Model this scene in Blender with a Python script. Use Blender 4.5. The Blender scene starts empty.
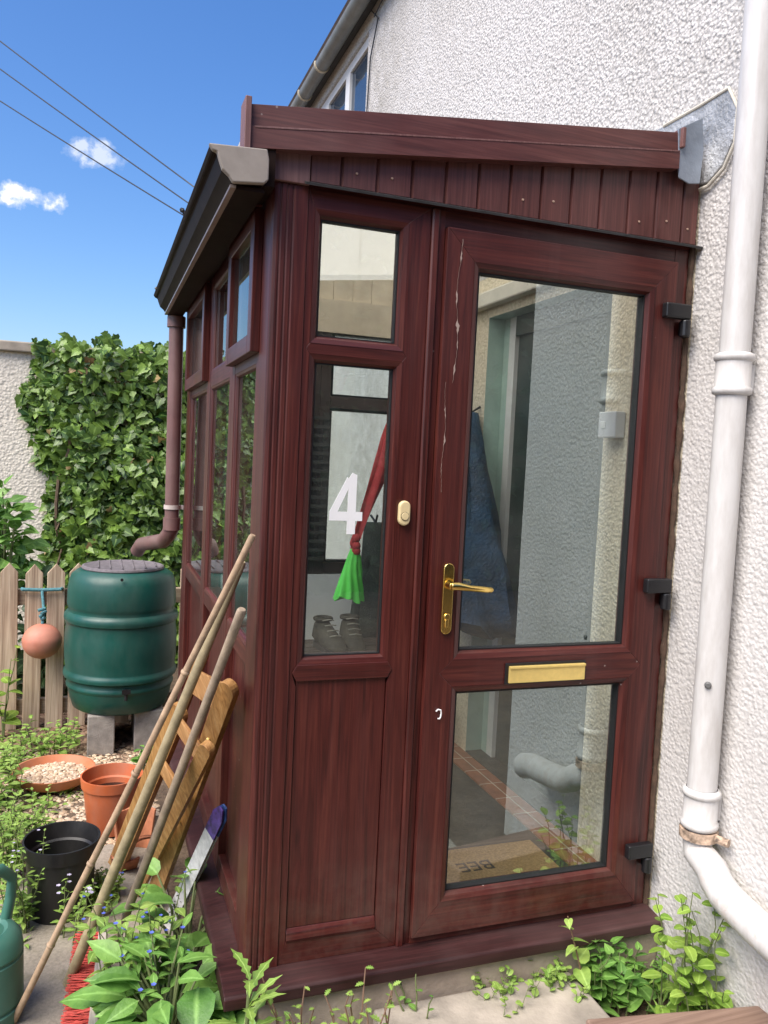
import bpy, bmesh, math, random
from mathutils import Vector, Matrix, noise
random.seed(7)
SC = bpy.context.scene
COL = SC.collection
PI = math.pi
V = Vector
rnd = random.random
def ru(a, b): return a + (b - a) * rnd()

# ------------------------------------------------------------------ camera
FPX = 805.7
YAW, PIT, ROL = math.radians(19.726), math.radians(3.761), math.radians(2.741)
CAM = V((-1.7016, -2.0437, 1.3832))
f0 = V((math.sin(YAW), math.cos(YAW), 0)); r0 = V((math.cos(YAW), -math.sin(YAW), 0)); u0 = V((0, 0, 1))
fw = math.cos(PIT) * f0 - math.sin(PIT) * u0
up = math.cos(PIT) * u0 + math.sin(PIT) * f0
RX = math.cos(ROL) * r0 + math.sin(ROL) * up
UP = math.cos(ROL) * up - math.sin(ROL) * r0
cam_d = bpy.data.cameras.new('camera')
cam_o = bpy.data.objects.new('camera', cam_d); COL.objects.link(cam_o)
m = Matrix.Identity(4)
for i in range(3):
    m[i][0] = RX[i]; m[i][1] = UP[i]; m[i][2] = -fw[i]; m[i][3] = CAM[i]
cam_o.matrix_world = m
cam_d.sensor_width = 36; cam_d.sensor_fit = 'AUTO'
cam_d.lens = FPX / 1024 * 36
cam_d.clip_start = 0.05; cam_d.clip_end = 3000
SC.camera = cam_o
SC.render.resolution_x = 768; SC.render.resolution_y = 1024

def ray(px, py): return ((px - 384) / FPX * RX - (py - 512) / FPX * UP + fw)
def at(px, py, ax, val):
    """point on the world plane axis=val that was measured in the photograph"""
    d = ray(px, py); t = (val - CAM[ax]) / d[ax]
    return CAM + t * d

# ------------------------------------------------------------------ materials
def new_mat(name):
    mt = bpy.data.materials.new(name); mt.use_nodes = True
    nt = mt.node_tree
    for n in list(nt.nodes): nt.nodes.remove(n)
    out = nt.nodes.new('ShaderNodeOutputMaterial')
    bs = nt.nodes.new('ShaderNodeBsdfPrincipled')
    nt.links.new(bs.outputs[0], out.inputs[0])
    return mt, nt, bs, out
def N(nt, t, **kw):
    n = nt.nodes.new(t)
    for k, v in kw.items():
        if k in n.inputs: n.inputs[k].default_value = v
        else: setattr(n, k, v)
    return n
def ramp(nt, fac, stops, interp='LINEAR'):
    r = nt.nodes.new('ShaderNodeValToRGB'); r.color_ramp.interpolation = interp
    el = r.color_ramp.elements
    while len(el) < len(stops): el.new(0.5)
    for e, (p, c) in zip(el, stops):
        e.position = p; e.color = (c[0], c[1], c[2], 1)
    nt.links.new(fac, r.inputs[0]); return r
def coords(nt, scale=(1, 1, 1), loc=(0, 0, 0)):
    tc = nt.nodes.new('ShaderNodeTexCoord'); mp = nt.nodes.new('ShaderNodeMapping')
    mp.inputs['Scale'].default_value = scale; mp.inputs['Location'].default_value = loc
    nt.links.new(tc.outputs['Object'], mp.inputs[0]); return mp.outputs[0]
def noise_t(nt, vec, scale, detail=4, rough=.55, dist=0):
    n = N(nt, 'ShaderNodeTexNoise'); n.inputs['Scale'].default_value = scale; n.inputs['Detail'].default_value = detail
    n.inputs['Roughness'].default_value = rough; n.inputs['Distortion'].default_value = dist
    nt.links.new(vec, n.inputs['Vector']); return n.outputs['Fac']
def mixc(nt, fac, a, b, mode='MIX'):
    mx = nt.nodes.new('ShaderNodeMix'); mx.data_type = 'RGBA'; mx.blend_type = mode
    for s, v in ((0, fac), (6, a), (7, b)):
        if hasattr(v, 'node'): nt.links.new(v, mx.inputs[s])
        elif isinstance(v, (int, float)): mx.inputs[s].default_value = v
        else: mx.inputs[s].default_value = (v[0], v[1], v[2], 1)
    return mx.outputs[2]
def bump(nt, bs, h, strength=.4, dist=.004):
    b = nt.nodes.new('ShaderNodeBump'); b.inputs['Strength'].default_value = strength; b.inputs['Distance'].default_value = dist
    nt.links.new(h, b.inputs['Height']); nt.links.new(b.outputs[0], bs.inputs['Normal']); return b

def plain(name, c, rough=.5, var=.15, scale=12, bmp=.15, metal=0, bdist=.002, spec=.5, dust=0):
    mt, nt, bs, out = new_mat(name)
    vec = coords(nt)
    f = noise_t(nt, vec, scale, 5)
    lo = [x * (1 - var) for x in c]; hi = [min(1, x * (1 + var)) for x in c]
    r = ramp(nt, f, [(.3, lo), (.7, hi)])
    nt.links.new(r.outputs[0], bs.inputs['Base Color'])
    if dust:
        d1 = noise_t(nt, coords(nt, (1, 1, .45)), 5.5, 7, .7); dr_ = ramp(nt, d1, [(.42, (0, 0, 0)), (.75, (dust,) * 3)])
        nt.links.new(mixc(nt, dr_.outputs[0], r.outputs[0], (.34, .31, .25)), bs.inputs['Base Color'])
        rr_ = ramp(nt, d1, [(.35, (rough - .05,) * 3), (.75, (min(1, rough + .3),) * 3)]); nt.links.new(rr_.outputs[0], bs.inputs['Roughness'])
    else: bs.inputs['Roughness'].default_value = rough
    bs.inputs['Metallic'].default_value = metal; bs.inputs['Specular IOR Level'].default_value = spec
    if bmp: bump(nt, bs, noise_t(nt, vec, scale * 9, 3), bmp, bdist)
    return mt

def grain(name, axis, dark, mid, light, rough=.36, fine=1.0, spec=.5, weather=0, bmp=.12, grime=False):
    """wood-print grain running along one axis"""
    mt, nt, bs, out = new_mat(name)
    s = [46 * fine] * 3; s[axis] = 1.7 * fine
    vec = coords(nt, s)
    n1 = noise_t(nt, vec, 1.0, 6, .62, 1.6)
    s2 = [190 * fine] * 3; s2[axis] = 5 * fine
    n2 = noise_t(nt, coords(nt, s2), 1.0, 3, .6, .2)
    r1 = ramp(nt, n1, [(.28, dark), (.5, mid), (.72, light)])
    r2 = ramp(nt, n2, [(.35, (.60, .55, .55)), (.6, (1, 1, 1))])
    col = mixc(nt, .65, r1.outputs[0], r2.outputs[0], 'MULTIPLY')
    n3 = noise_t(nt, coords(nt), 2.3, 4)
    if weather:
        w = ramp(nt, n3, [(.4, (0, 0, 0)), (.75, (1, 1, 1))])
        wm = N(nt, 'ShaderNodeMath', operation='MULTIPLY'); wm.inputs[1].default_value = weather
        nt.links.new(w.outputs[0], wm.inputs[0])
        col = mixc(nt, wm.outputs[0], col, (.30, .20, .19))
    # small pale specks of dirt
    vo = N(nt, 'ShaderNodeTexVoronoi'); vo.inputs['Scale'].default_value = 16
    nt.links.new(coords(nt), vo.inputs['Vector'])
    sp = ramp(nt, vo.outputs['Distance'], [(.035, (1, 1, 1)), (.06, (0, 0, 0))])
    gate = ramp(nt, n3, [(.6, (0, 0, 0)), (.63, (1, 1, 1))])
    g2 = N(nt, 'ShaderNodeMath', operation='MULTIPLY'); nt.links.new(sp.outputs[0], g2.inputs[0]); nt.links.new(gate.outputs[0], g2.inputs[1])
    col = mixc(nt, g2.outputs[0], col, (.4, .33, .3))
    if grime:
        sz = N(nt, 'ShaderNodeSeparateXYZ'); nt.links.new(coords(nt), sz.inputs[0])
        mz_ = N(nt, 'ShaderNodeMapRange'); mz_.inputs['From Min'].default_value = .42; mz_.inputs['From Max'].default_value = .05; nt.links.new(sz.outputs[2], mz_.inputs['Value'])
        ng = noise_t(nt, coords(nt), 13, 7, .72); rg = ramp(nt, ng, [(.42, (0, 0, 0)), (.7, (1, 1, 1))])
        mg = N(nt, 'ShaderNodeMath', operation='MULTIPLY'); nt.links.new(mz_.outputs[0], mg.inputs[0]); nt.links.new(rg.outputs[0], mg.inputs[1])
        mg2 = N(nt, 'ShaderNodeMath', operation='MULTIPLY'); mg2.inputs[1].default_value = .22; nt.links.new(mg.outputs[0], mg2.inputs[0])
        col = mixc(nt, mg2.outputs[0], col, (.21, .17, .13))
        nr = noise_t(nt, coords(nt, (22, 22, 1.1)), 1.0, 5, .65); rr2 = ramp(nt, nr, [(.52, (0, 0, 0)), (.78, (.09, .09, .09))])
        col = mixc(nt, rr2.outputs[0], col, (.17, .10, .095))
    nt.links.new(col, bs.inputs['Base Color'])
    rr = ramp(nt, n3, [(.3, (rough - .06,) * 3), (.7, (rough + .12,) * 3)])
    nt.links.new(rr.outputs[0], bs.inputs['Roughness'])
    bs.inputs['Specular IOR Level'].default_value = spec
    bump(nt, bs, n2, bmp, .0012)
    return mt

RD, RM, RL = (.030, .0064, .0055), (.078, .0152, .0122), (.122, .0300, .0210)
ROSE = [grain('rosewood_x', 0, RD, RM, RL, grime=True), grain('rosewood_y', 1, RD, RM, RL, grime=True), grain('rosewood_z', 2, RD, RM, RL, grime=True)]
FD, FM, FL = (.070, .022, .018), (.112, .036, .030), (.15, .054, .044)
FADE_X = grain('faded_rosewood_x', 0, FD, FM, FL, rough=.42, weather=.18)
FADE_Z = grain('faded_rosewood_z', 2, FD, FM, FL, rough=.42, weather=.22)
FADE_P = grain('faded_plate', 2, (.12, .05, .045), (.18, .082, .074), (.23, .115, .10), rough=.5, weather=.3)
SILLM = grain('sill_rosewood', 0, (.020, .007, .007), (.036, .011, .011), (.060, .020, .020), rough=.55, spec=.3, weather=.16)

def pebbledash(name, c, scale=60, strength=.9, stain=None, dist=.006, lowz=None):
    mt, nt, bs, out = new_mat(name)
    vec = coords(nt)
    wob = N(nt, 'ShaderNodeTexNoise'); wob.inputs['Scale'].default_value = scale * .45
    nt.links.new(vec, wob.inputs['Vector'])
    vx = N(nt, 'ShaderNodeVectorMath', operation='SCALE'); vx.inputs['Scale'].default_value = .9 / scale
    nt.links.new(wob.outputs['Color'], vx.inputs[0])
    va = N(nt, 'ShaderNodeVectorMath', operation='ADD'); nt.links.new(vec, va.inputs[0]); nt.links.new(vx.outputs[0], va.inputs[1])
    vo = N(nt, 'ShaderNodeTexVoronoi', feature='SMOOTH_F1'); vo.inputs['Scale'].default_value = scale
    vo.inputs['Smoothness'].default_value = .6
    nt.links.new(va.outputs[0], vo.inputs['Vector'])
    n1 = noise_t(nt, vec, scale * .8, 2); n2 = noise_t(nt, vec, 1.6, 5, .6); n4 = noise_t(nt, vec, scale * 2.2, 3)
    inv = N(nt, 'ShaderNodeMath', operation='MULTIPLY_ADD'); inv.inputs[1].default_value = -1.0; inv.inputs[2].default_value = 1
    nt.links.new(vo.outputs['Distance'], inv.inputs[0])
    hh = N(nt, 'ShaderNodeMath', operation='MULTIPLY_ADD'); hh.inputs[1].default_value = 1.1; nt.links.new(n1, hh.inputs[0]); nt.links.new(inv.outputs[0], hh.inputs[2])
    h2 = N(nt, 'ShaderNodeMath', operation='MULTIPLY_ADD'); h2.inputs[1].default_value = .18; nt.links.new(n4, h2.inputs[0]); nt.links.new(hh.outputs[0], h2.inputs[2])
    hs_ = N(nt, 'ShaderNodeMath', operation='MULTIPLY'); hs_.inputs[1].default_value = .7; nt.links.new(hh.outputs[0], hs_.inputs[0])
    pit = ramp(nt, hs_.outputs[0], [(.60, (.36, .355, .35)), (.74, (.80, .79, .78)), (.88, (1, 1, 1))])
    big = ramp(nt, n2, [(.28, (.76, .74, .70)), (.5, (.94, .935, .92)), (.7, (1, 1, 1))])
    sx = N(nt, 'ShaderNodeSeparateXYZ'); nt.links.new(vec, sx.inputs[0])
    if lowz:
        mr = N(nt, 'ShaderNodeMapRange'); mr.inputs['From Min'].default_value = lowz[0]; mr.inputs['From Max'].default_value = lowz[1]
        mr.inputs['To Min'].default_value = .16; mr.inputs['To Max'].default_value = .55
        nt.links.new(sx.outputs[2], mr.inputs['Value']); fac = mr.outputs[0]
    else: fac = .3
    col = mixc(nt, fac, c, mixc(nt, 1, c, pit.outputs[0], 'MULTIPLY'))
    col = mixc(nt, .6, col, big.outputs[0], 'MULTIPLY')
    if stain:
        for (axis, a0, a1, sc_, ccol, amt) in stain:
            mr = N(nt, 'ShaderNodeMapRange'); mr.inputs['From Min'].default_value = a0; mr.inputs['From Max'].default_value = a1
            src = sx.outputs[axis]
            if axis == 1:
                m1 = N(nt, 'ShaderNodeMath', operation='SUBTRACT'); m1.inputs[1].default_value = a0; nt.links.new(src, m1.inputs[0])
                m2 = N(nt, 'ShaderNodeMath', operation='ABSOLUTE'); nt.links.new(m1.outputs[0], m2.inputs[0]); src = m2.outputs[0]
                mr.inputs['From Min'].default_value = a1; mr.inputs['From Max'].default_value = 0
            nt.links.new(src, mr.inputs['Value'])
            nn = noise_t(nt, vec, sc_, 6, .65)
            mm = N(nt, 'ShaderNodeMath', operation='MULTIPLY'); nt.links.new(mr.outputs[0], mm.inputs[0])
            rr = ramp(nt, nn, [(.35, (0, 0, 0)), (.62, (1, 1, 1))]); nt.links.new(rr.outputs[0], mm.inputs[1])
            m3 = N(nt, 'ShaderNodeMath', operation='MULTIPLY'); m3.inputs[1].default_value = amt; nt.links.new(mm.outputs[0], m3.inputs[0])
            col = mixc(nt, m3.outputs[0], col, ccol)
    nt.links.new(col, bs.inputs['Base Color'])
    bs.inputs['Roughness'].default_value = .8
    if isinstance(strength, tuple):
        bp_ = bump(nt, bs, h2.outputs[0], 1, dist); mr = N(nt, 'ShaderNodeMapRange'); mr.inputs['From Min'].default_value = lowz[0]; mr.inputs['From Max'].default_value = lowz[1]
        mr.inputs['To Min'].default_value = strength[0]; mr.inputs['To Max'].default_value = strength[1]; nt.links.new(sx.outputs[2], mr.inputs['Value']); nt.links.new(mr.outputs[0], bp_.inputs['Strength'])
    else: bump(nt, bs, h2.outputs[0], strength, dist)
    return mt

# (coordinates are the house's own: its origin stands at x 2, y 5, z -0.25)
WALLW = pebbledash('white_pebbledash', (.635, .618, .608), 84, (.45, .72),
    [(2, .40, .02, 7, (.42, .36, .28), .75), (1, -1.85, .75, 10, (.34, .32, .29), .8)], dist=.007, lowz=(1.9, 2.9))
WALLC = pebbledash('cream_pebbledash', (.82, .76, .65), 50, .8, [(2, .5, -.1, 5, (.4, .36, .28), .6)])
PORCHWALL = pebbledash('cream_inside', (.86, .76, .58), 84, .6)

def glass(name, tint=(.95, .98, .965), ior=1.9):
    mt = bpy.data.materials.new(name); mt.use_nodes = True; nt = mt.node_tree
    for n in list(nt.nodes): nt.nodes.remove(n)
    out = N(nt, 'ShaderNodeOutputMaterial'); tr = N(nt, 'ShaderNodeBsdfTransparent'); gl = N(nt, 'ShaderNodeBsdfGlossy')
    tr.inputs['Color'].default_value = (*tint, 1); gl.inputs['Roughness'].default_value = .003; gl.inputs['Color'].default_value = (.86, 1, .97, 1)
    fr = N(nt, 'ShaderNodeFresnel'); fr.inputs['IOR'].default_value = ior
    b = N(nt, 'ShaderNodeBump'); b.inputs['Strength'].default_value = .02; b.inputs['Distance'].default_value = .01
    nt.links.new(noise_t(nt, coords(nt), 2.2, 2), b.inputs['Height']); nt.links.new(b.outputs[0], gl.inputs['Normal'])
    # dust film
    df = N(nt, 'ShaderNodeBsdfDiffuse'); df.inputs['Color'].default_value = (.5, .5, .48, 1)
    dm = N(nt, 'ShaderNodeMixShader')
    dr = ramp(nt, noise_t(nt, coords(nt), 5, 5, .65), [(.4, (.012,) * 3), (.8, (.06,) * 3)])
    nt.links.new(dr.outputs[0], dm.inputs[0]); nt.links.new(tr.outputs[0], dm.inputs[1]); nt.links.new(df.outputs[0], dm.inputs[2])
    ge = N(nt, 'ShaderNodeNewGeometry'); om = N(nt, 'ShaderNodeMath', operation='MULTIPLY_ADD'); om.inputs[1].default_value = -1; om.inputs[2].default_value = 1; nt.links.new(ge.outputs['Backfacing'], om.inputs[0])
    mf = N(nt, 'ShaderNodeMath', operation='MULTIPLY'); nt.links.new(om.outputs[0], mf.inputs[0]); nt.links.new(fr.outputs[0], mf.inputs[1])
    mx = N(nt, 'ShaderNodeMixShader'); nt.links.new(mf.outputs[0], mx.inputs[0]); nt.links.new(dm.outputs[0], mx.inputs[1]); nt.links.new(gl.outputs[0], mx.inputs[2])
    nt.links.new(mx.outputs[0], out.inputs[0]); return mt
GLASS = glass('double_glazing', ior=3.0)
GLASS_S = glass('side_glazing', ior=1.9)

def leaf_mat(name, c1, c2, rough=.45, trans=.25):
    mt, nt, bs, out = new_mat(name)
    ge = N(nt, 'ShaderNodeNewGeometry')
    r = ramp(nt, ge.outputs['Random Per Island'], [(0, c1), (1, c2)])
    v = noise_t(nt, coords(nt), 45, 3)
    rr = ramp(nt, v, [(.3, (.75, .8, .75)), (.7, (1.15, 1.1, 1.1))])
    col = mixc(nt, 1, r.outputs[0], rr.outputs[0], 'MULTIPLY')
    ab = N(nt, 'ShaderNodeAttribute'); ab.attribute_name = 'rib'
    vn = noise_t(nt, coords(nt), 130, 2)
    rb = ramp(nt, ab.outputs['Fac'], [(.80, (0, 0, 0)), (.97, (.5, .5, .5))])
    col = mixc(nt, rb.outputs[0], col, [min(1, x * 1.5 + .06) for x in c2])
    bump(nt, bs, vn, .35, .004)
    nt.links.new(col, bs.inputs['Base Color']); bs.inputs['Roughness'].default_value = rough
    tl = N(nt, 'ShaderNodeBsdfTranslucent'); nt.links.new(col, tl.inputs['Color'])
    ms = N(nt, 'ShaderNodeMixShader'); ms.inputs[0].default_value = trans
    nt.links.new(bs.outputs[0], ms.inputs[1]); nt.links.new(tl.outputs[0], ms.inputs[2]); nt.links.new(ms.outputs[0], out.inputs[0])
    return mt
LF_IVY = leaf_mat('ivy_leaf', (.026, .078, .014), (.22, .36, .06), .38, .25)
LF_DEAD = leaf_mat('dry_ivy_leaf', (.20, .12, .05), (.34, .25, .10), .6, .2)
LF_MID = leaf_mat('mid_green_leaf', (.09, .23, .04), (.21, .40, .08), .5)
LF_PALE = leaf_mat('pale_green_leaf', (.19, .34, .06), (.36, .52, .12), .5, .3)
LF_LIME = leaf_mat('lime_leaf', (.2, .36, .05), (.34, .5, .09), .5, .35)
LF_DARK = leaf_mat('dark_leaf', (.02, .05, .015), (.05, .11, .03), .5)
STEM = plain('stem', (.13, .16, .06), .6)
STEMR = plain('red_stem', (.2, .12, .08), .6)
BARK = plain('ivy_stem', (.12, .08, .05), .8, .3, 30)
WHITE = plain('white_upvc', (.78, .78, .77), .35, .05)
CREAMP = plain('cream_plaster', (.72, .68, .58), .7, .08)
PIPEW = None
def pipe_mat():
    mt, nt, bs, out = new_mat('white_painted_pipe')
    vec = coords(nt)
    n = noise_t(nt, coords(nt, (30, 30, 6)), 1, 6, .65)
    base = ramp(nt, n, [(.3, (.50, .48, .46)), (.6, (.62, .61, .60))])
    sx = N(nt, 'ShaderNodeSeparateXYZ'); nt.links.new(vec, sx.inputs[0])
    mr = N(nt, 'ShaderNodeMapRange'); mr.inputs['From Min'].default_value = .62; mr.inputs['From Max'].default_value = .05
    nt.links.new(sx.outputs[2], mr.inputs['Value'])
    n2 = noise_t(nt, vec, 38, 6, .7)
    r2 = ramp(nt, n2, [(.52, (0, 0, 0)), (.62, (1, 1, 1))])
    mm = N(nt, 'ShaderNodeMath', operation='MULTIPLY'); nt.links.new(mr.outputs[0], mm.inputs[0]); nt.links.new(r2.outputs[0], mm.inputs[1])
    col = mixc(nt, mm.outputs[0], base.outputs[0], (.42, .24, .13))
    nt.links.new(col, bs.inputs['Base Color']); bs.inputs['Roughness'].default_value = .38
    bump(nt, bs, n, .25, .002); return mt
PIPEW = pipe_mat()
RUST = plain('rusty_clip', (.42, .31, .23), .75, .8, 45, .4)
SEAL = plain('brown_sealant', (.085, .05, .032), .8, .4, 40, .5, bdist=.005)
MORTAR = plain('pale_sealant', (.6, .56, .48), .8, .15, 40, .3)
BLACK = plain('black_plastic', (.012, .012, .014), .35, .2)
GASK = plain('black_gasket', (.01, .01, .011), .6, .2)
STRIP = plain('grey_drip_strip', (.045, .044, .045), .75, .3, 30)
GUTB = plain('brown_gutter', (.020, .012, .010), .55, .25, 20, spec=.05)
GUTC = plain('gutter_end_cap', (.31, .27, .235), .5, .1, 30, dust=0.3)
DPB = plain('brown_downpipe', (.17, .088, .085), .32, .15, 10, dust=0.2)
GUTG = plain('grey_gutter', (.20, .21, .205), .4, .2, 8, dust=0.3)
CLIPC = plain('cream_clip', (.6, .52, .38), .6, .2)
LEAD = plain('lead_flashing', (.30, .34, .40), .42, .3, 5, .3, metal=.5, bdist=.006)  # bluish base colour paints in the reflected sky on the apron
LEAD_SHEEN = plain('lead_flashing_sheen', (.42, .43, .44), .45, .45, 8, .6, metal=.25, bdist=.012)  # paler copy of the lead, with the bright sheen put into its colour
BRASS = plain('polished_brass', (.92, .64, .20), .2, .12, 25, .05, metal=1)
BRASSB = plain('brushed_brass', (.88, .66, .22), .45, .06, 60, .1, metal=.5)
BELL = plain('ivory_brass', (.72, .58, .32), .4, .06)
PAINTW = plain('white_flake', (.36, .27, .23), .7, .1)
STICK = plain('white_vinyl', (.86, .86, .86), .4, .02)
GREENB = plain('green_butt', (.004, .066, .052), .34, .22, 5, .06, dust=0.08)
GREYLID = plain('grey_lid', (.16, .14, .15), .65, .25, 40, .4)
CONC = plain('concrete', (.34, .30, .25), .9, .3, 9, .5, bdist=.004)
CONCB = plain('concrete_block', (.30, .27, .24), .9, .3, 20, .6, bdist=.006)
STEPC = plain('step_concrete', (.38, .31, .245), .9, .25, 9, .5, bdist=.005)
TERRA = plain('terracotta_plastic', (.52, .125, .042), .45, .15, 6, .1, dust=0.3)
TERRAS = plain('terracotta_saucer', (.47, .155, .065), .5, .2, 8, .15, dust=0.35)
TERRAC = plain('broken_clay', (.42, .16, .08), .8, .25, 25, .3)
BALLM = plain('salmon_ball', (.55, .20, .13), .5, .12, 14, .1, dust=0.25)
ROPE = plain('teal_rope', (.08, .22, .25), .8, .3, 80, .6)
COIR = plain('coir', (.58, .36, .15), .95, .3, 120, .9, bdist=.006)
INK = plain('mat_ink', (.03, .025, .02), .95, .3, 100)
SLATE = plain('dark_floor', (.035, .035, .033), .55, .5, 12, .3)
TILE = None
WCAN = plain('green_can', (.055, .19, .14), .4, .15, 8, .08, dust=0.16)
REDBR = plain('red_bristle', (.50, .05, .035), .6, .3, 60)
CANE = plain('cane_wood', (.40, .28, .18), .62, .28, 26, .3)
POLEM = plain('polem_wood', (.33, .27, .16), .62, .28, 26, .3)
POLEG = plain('poleg_wood', (.32, .25, .18), .62, .28, 26, .3)
PINE = grain('orange_pine', 2, (.26, .12, .035), (.44, .23, .075), (.56, .34, .14), rough=.45, fine=.8)
PINEY = grain('orange_pine_slat', 1, (.24, .11, .03), (.40, .20, .07), (.52, .30, .12), rough=.45, fine=.8)
FENCEM = grain('fence_timber', 2, (.24, .15, .095), (.52, .39, .27), (.72, .59, .43), rough=.85, fine=.7, bmp=.5)
FENCEX = grain('fence_rail_timber', 0, (.2, .14, .09), (.33, .26, .18), (.44, .38, .28), rough=.85, fine=.7, bmp=.5)
BOARD = grain('brown_board', 0, (.16, .10, .07), (.25, .165, .125), (.32, .22, .17), rough=.6, fine=.5)
PACKW = plain('white_card', (.62, .62, .62), .4, .25, 40)
PACKP = plain('violet_card', (.09, .05, .25), .35, .7, 50)
PACKB = plain('blue_card', (.05, .11, .33), .35, .5, 40)
NAVY = plain('blue_coat', (.009, .042, .095), .6, .55, 9, .6, bdist=.02)
DARKC = plain('dark_coat', (.02, .03, .024), .8, .5, 14, .6, bdist=.02)
REDF = plain('red_fabric', (.60, .05, .055), .7, .2, 30)
NEON = plain('neon_green', (.17, .98, .13), .6, .2, 14, .3)
BOOTM = plain('boot_leather', (.034, .030, .020), .75, .6, 24, .6)
TEAL = plain('pale_green_paint', (.42, .56, .50), .45, .1)
DOORG = plain('dark_green_door', (.03, .045, .04), .4, .2)
GREYB = plain('grey_switch', (.60, .61, .64), .4, .04)
BLUEF = plain('blue_petal', (.10, .14, .55), .5, .3, 30)
LILAC = plain('lilac_petal', (.50, .46, .62), .5, .2)
WIRE = plain('dark_cable', (.03, .035, .045), .6, .1)
CEIL = plain('porch_ceiling', (.72, .71, .68), .6, .04)
COPE = plain('coping_stone', (.36, .31, .25), .85, .2, 12)
ROOFM = plain('roof_tiles', (.12, .085, .07), .8, .3, 6)

def tile_mat():
    mt, nt, bs, out = new_mat('terracotta_tiles')
    vec = coords(nt)
    br = N(nt, 'ShaderNodeTexBrick'); br.offset = 0; br.inputs['Scale'].default_value = 1
    br.inputs['Brick Width'].default_value = .15; br.inputs['Row Height'].default_value = .15; br.inputs['Mortar Size'].default_value = .003
    br.inputs['Color1'].default_value = (.33, .12, .06, 1); br.inputs['Color2'].default_value = (.26, .10, .055, 1); br.inputs['Mortar'].default_value = (.5, .42, .33, 1)
    nt.links.new(vec, br.inputs['Vector'])
    n = noise_t(nt, vec, 14, 5); r = ramp(nt, n, [(.3, (.7, .7, .7)), (.7, (1.15, 1.1, 1.1))])
    nt.links.new(mixc(nt, 1, br.outputs['Color'], r.outputs[0], 'MULTIPLY'), bs.inputs['Base Color']); bs.inputs['Roughness'].default_value = .5
    return mt
TILE = tile_mat()

def ground_mat():
    mt, nt, bs, out = new_mat('garden_soil')
    vec = coords(nt)
    n = noise_t(nt, vec, 3, 6, .65); n2 = noise_t(nt, vec, 55, 5, .7)
    r = ramp(nt, n, [(.3, (.075, .05, .035)), (.55, (.16, .115, .08)), (.75, (.22, .17, .12))])
    r2 = ramp(nt, n2, [(.3, (.5, .48, .45)), (.7, (1.3, 1.25, 1.2))])
    nt.links.new(mixc(nt, 1, r.outputs[0], r2.outputs[0], 'MULTIPLY'), bs.inputs['Base Color']); bs.inputs['Roughness'].default_value = .95
    bump(nt, bs, n2, .9, .02); return mt
SOIL = ground_mat()

def path_mat():
    mt, nt, bs, out = new_mat('old_concrete_path')
    vec = coords(nt)
    n = noise_t(nt, vec, 4, 6, .65); n2 = noise_t(nt, vec, 90, 4, .7); n3 = noise_t(nt, vec, 9, 6, .7)
    r = ramp(nt, n, [(.3, (.21, .18, .145)), (.7, (.34, .30, .25))])
    r2 = ramp(nt, n2, [(.3, (.7, .7, .68)), (.7, (1.15, 1.15, 1.12))])
    c = mixc(nt, 1, r.outputs[0], r2.outputs[0], 'MULTIPLY')
    g = ramp(nt, n3, [(.55, (0, 0, 0)), (.72, (.55, .55, .55))])
    c = mixc(nt, g.outputs[0], c, (.13, .12, .06))
    nt.links.new(c, bs.inputs['Base Color']); bs.inputs['Roughness'].default_value = .92
    bump(nt, bs, n2, .6, .004); return mt
PATHM = path_mat()

def pebble_mat(name, stops):
    mt, nt, bs, out = new_mat(name)
    ge = N(nt, 'ShaderNodeNewGeometry')
    r = ramp(nt, ge.outputs['Random Per Island'], stops)
    nt.links.new(r.outputs[0], bs.inputs['Base Color']); bs.inputs['Roughness'].default_value = .75
    return mt
PEBM = pebble_mat('pebbles', [(0, (.30, .20, .13)), (.35, (.52, .38, .25)), (.7, (.66, .54, .40)), (1, (.38, .29, .21))])
BARKM = pebble_mat('bark_chips', [(0, (.10, .055, .035)), (.5, (.22, .13, .085)), (1, (.34, .24, .16))])

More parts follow.
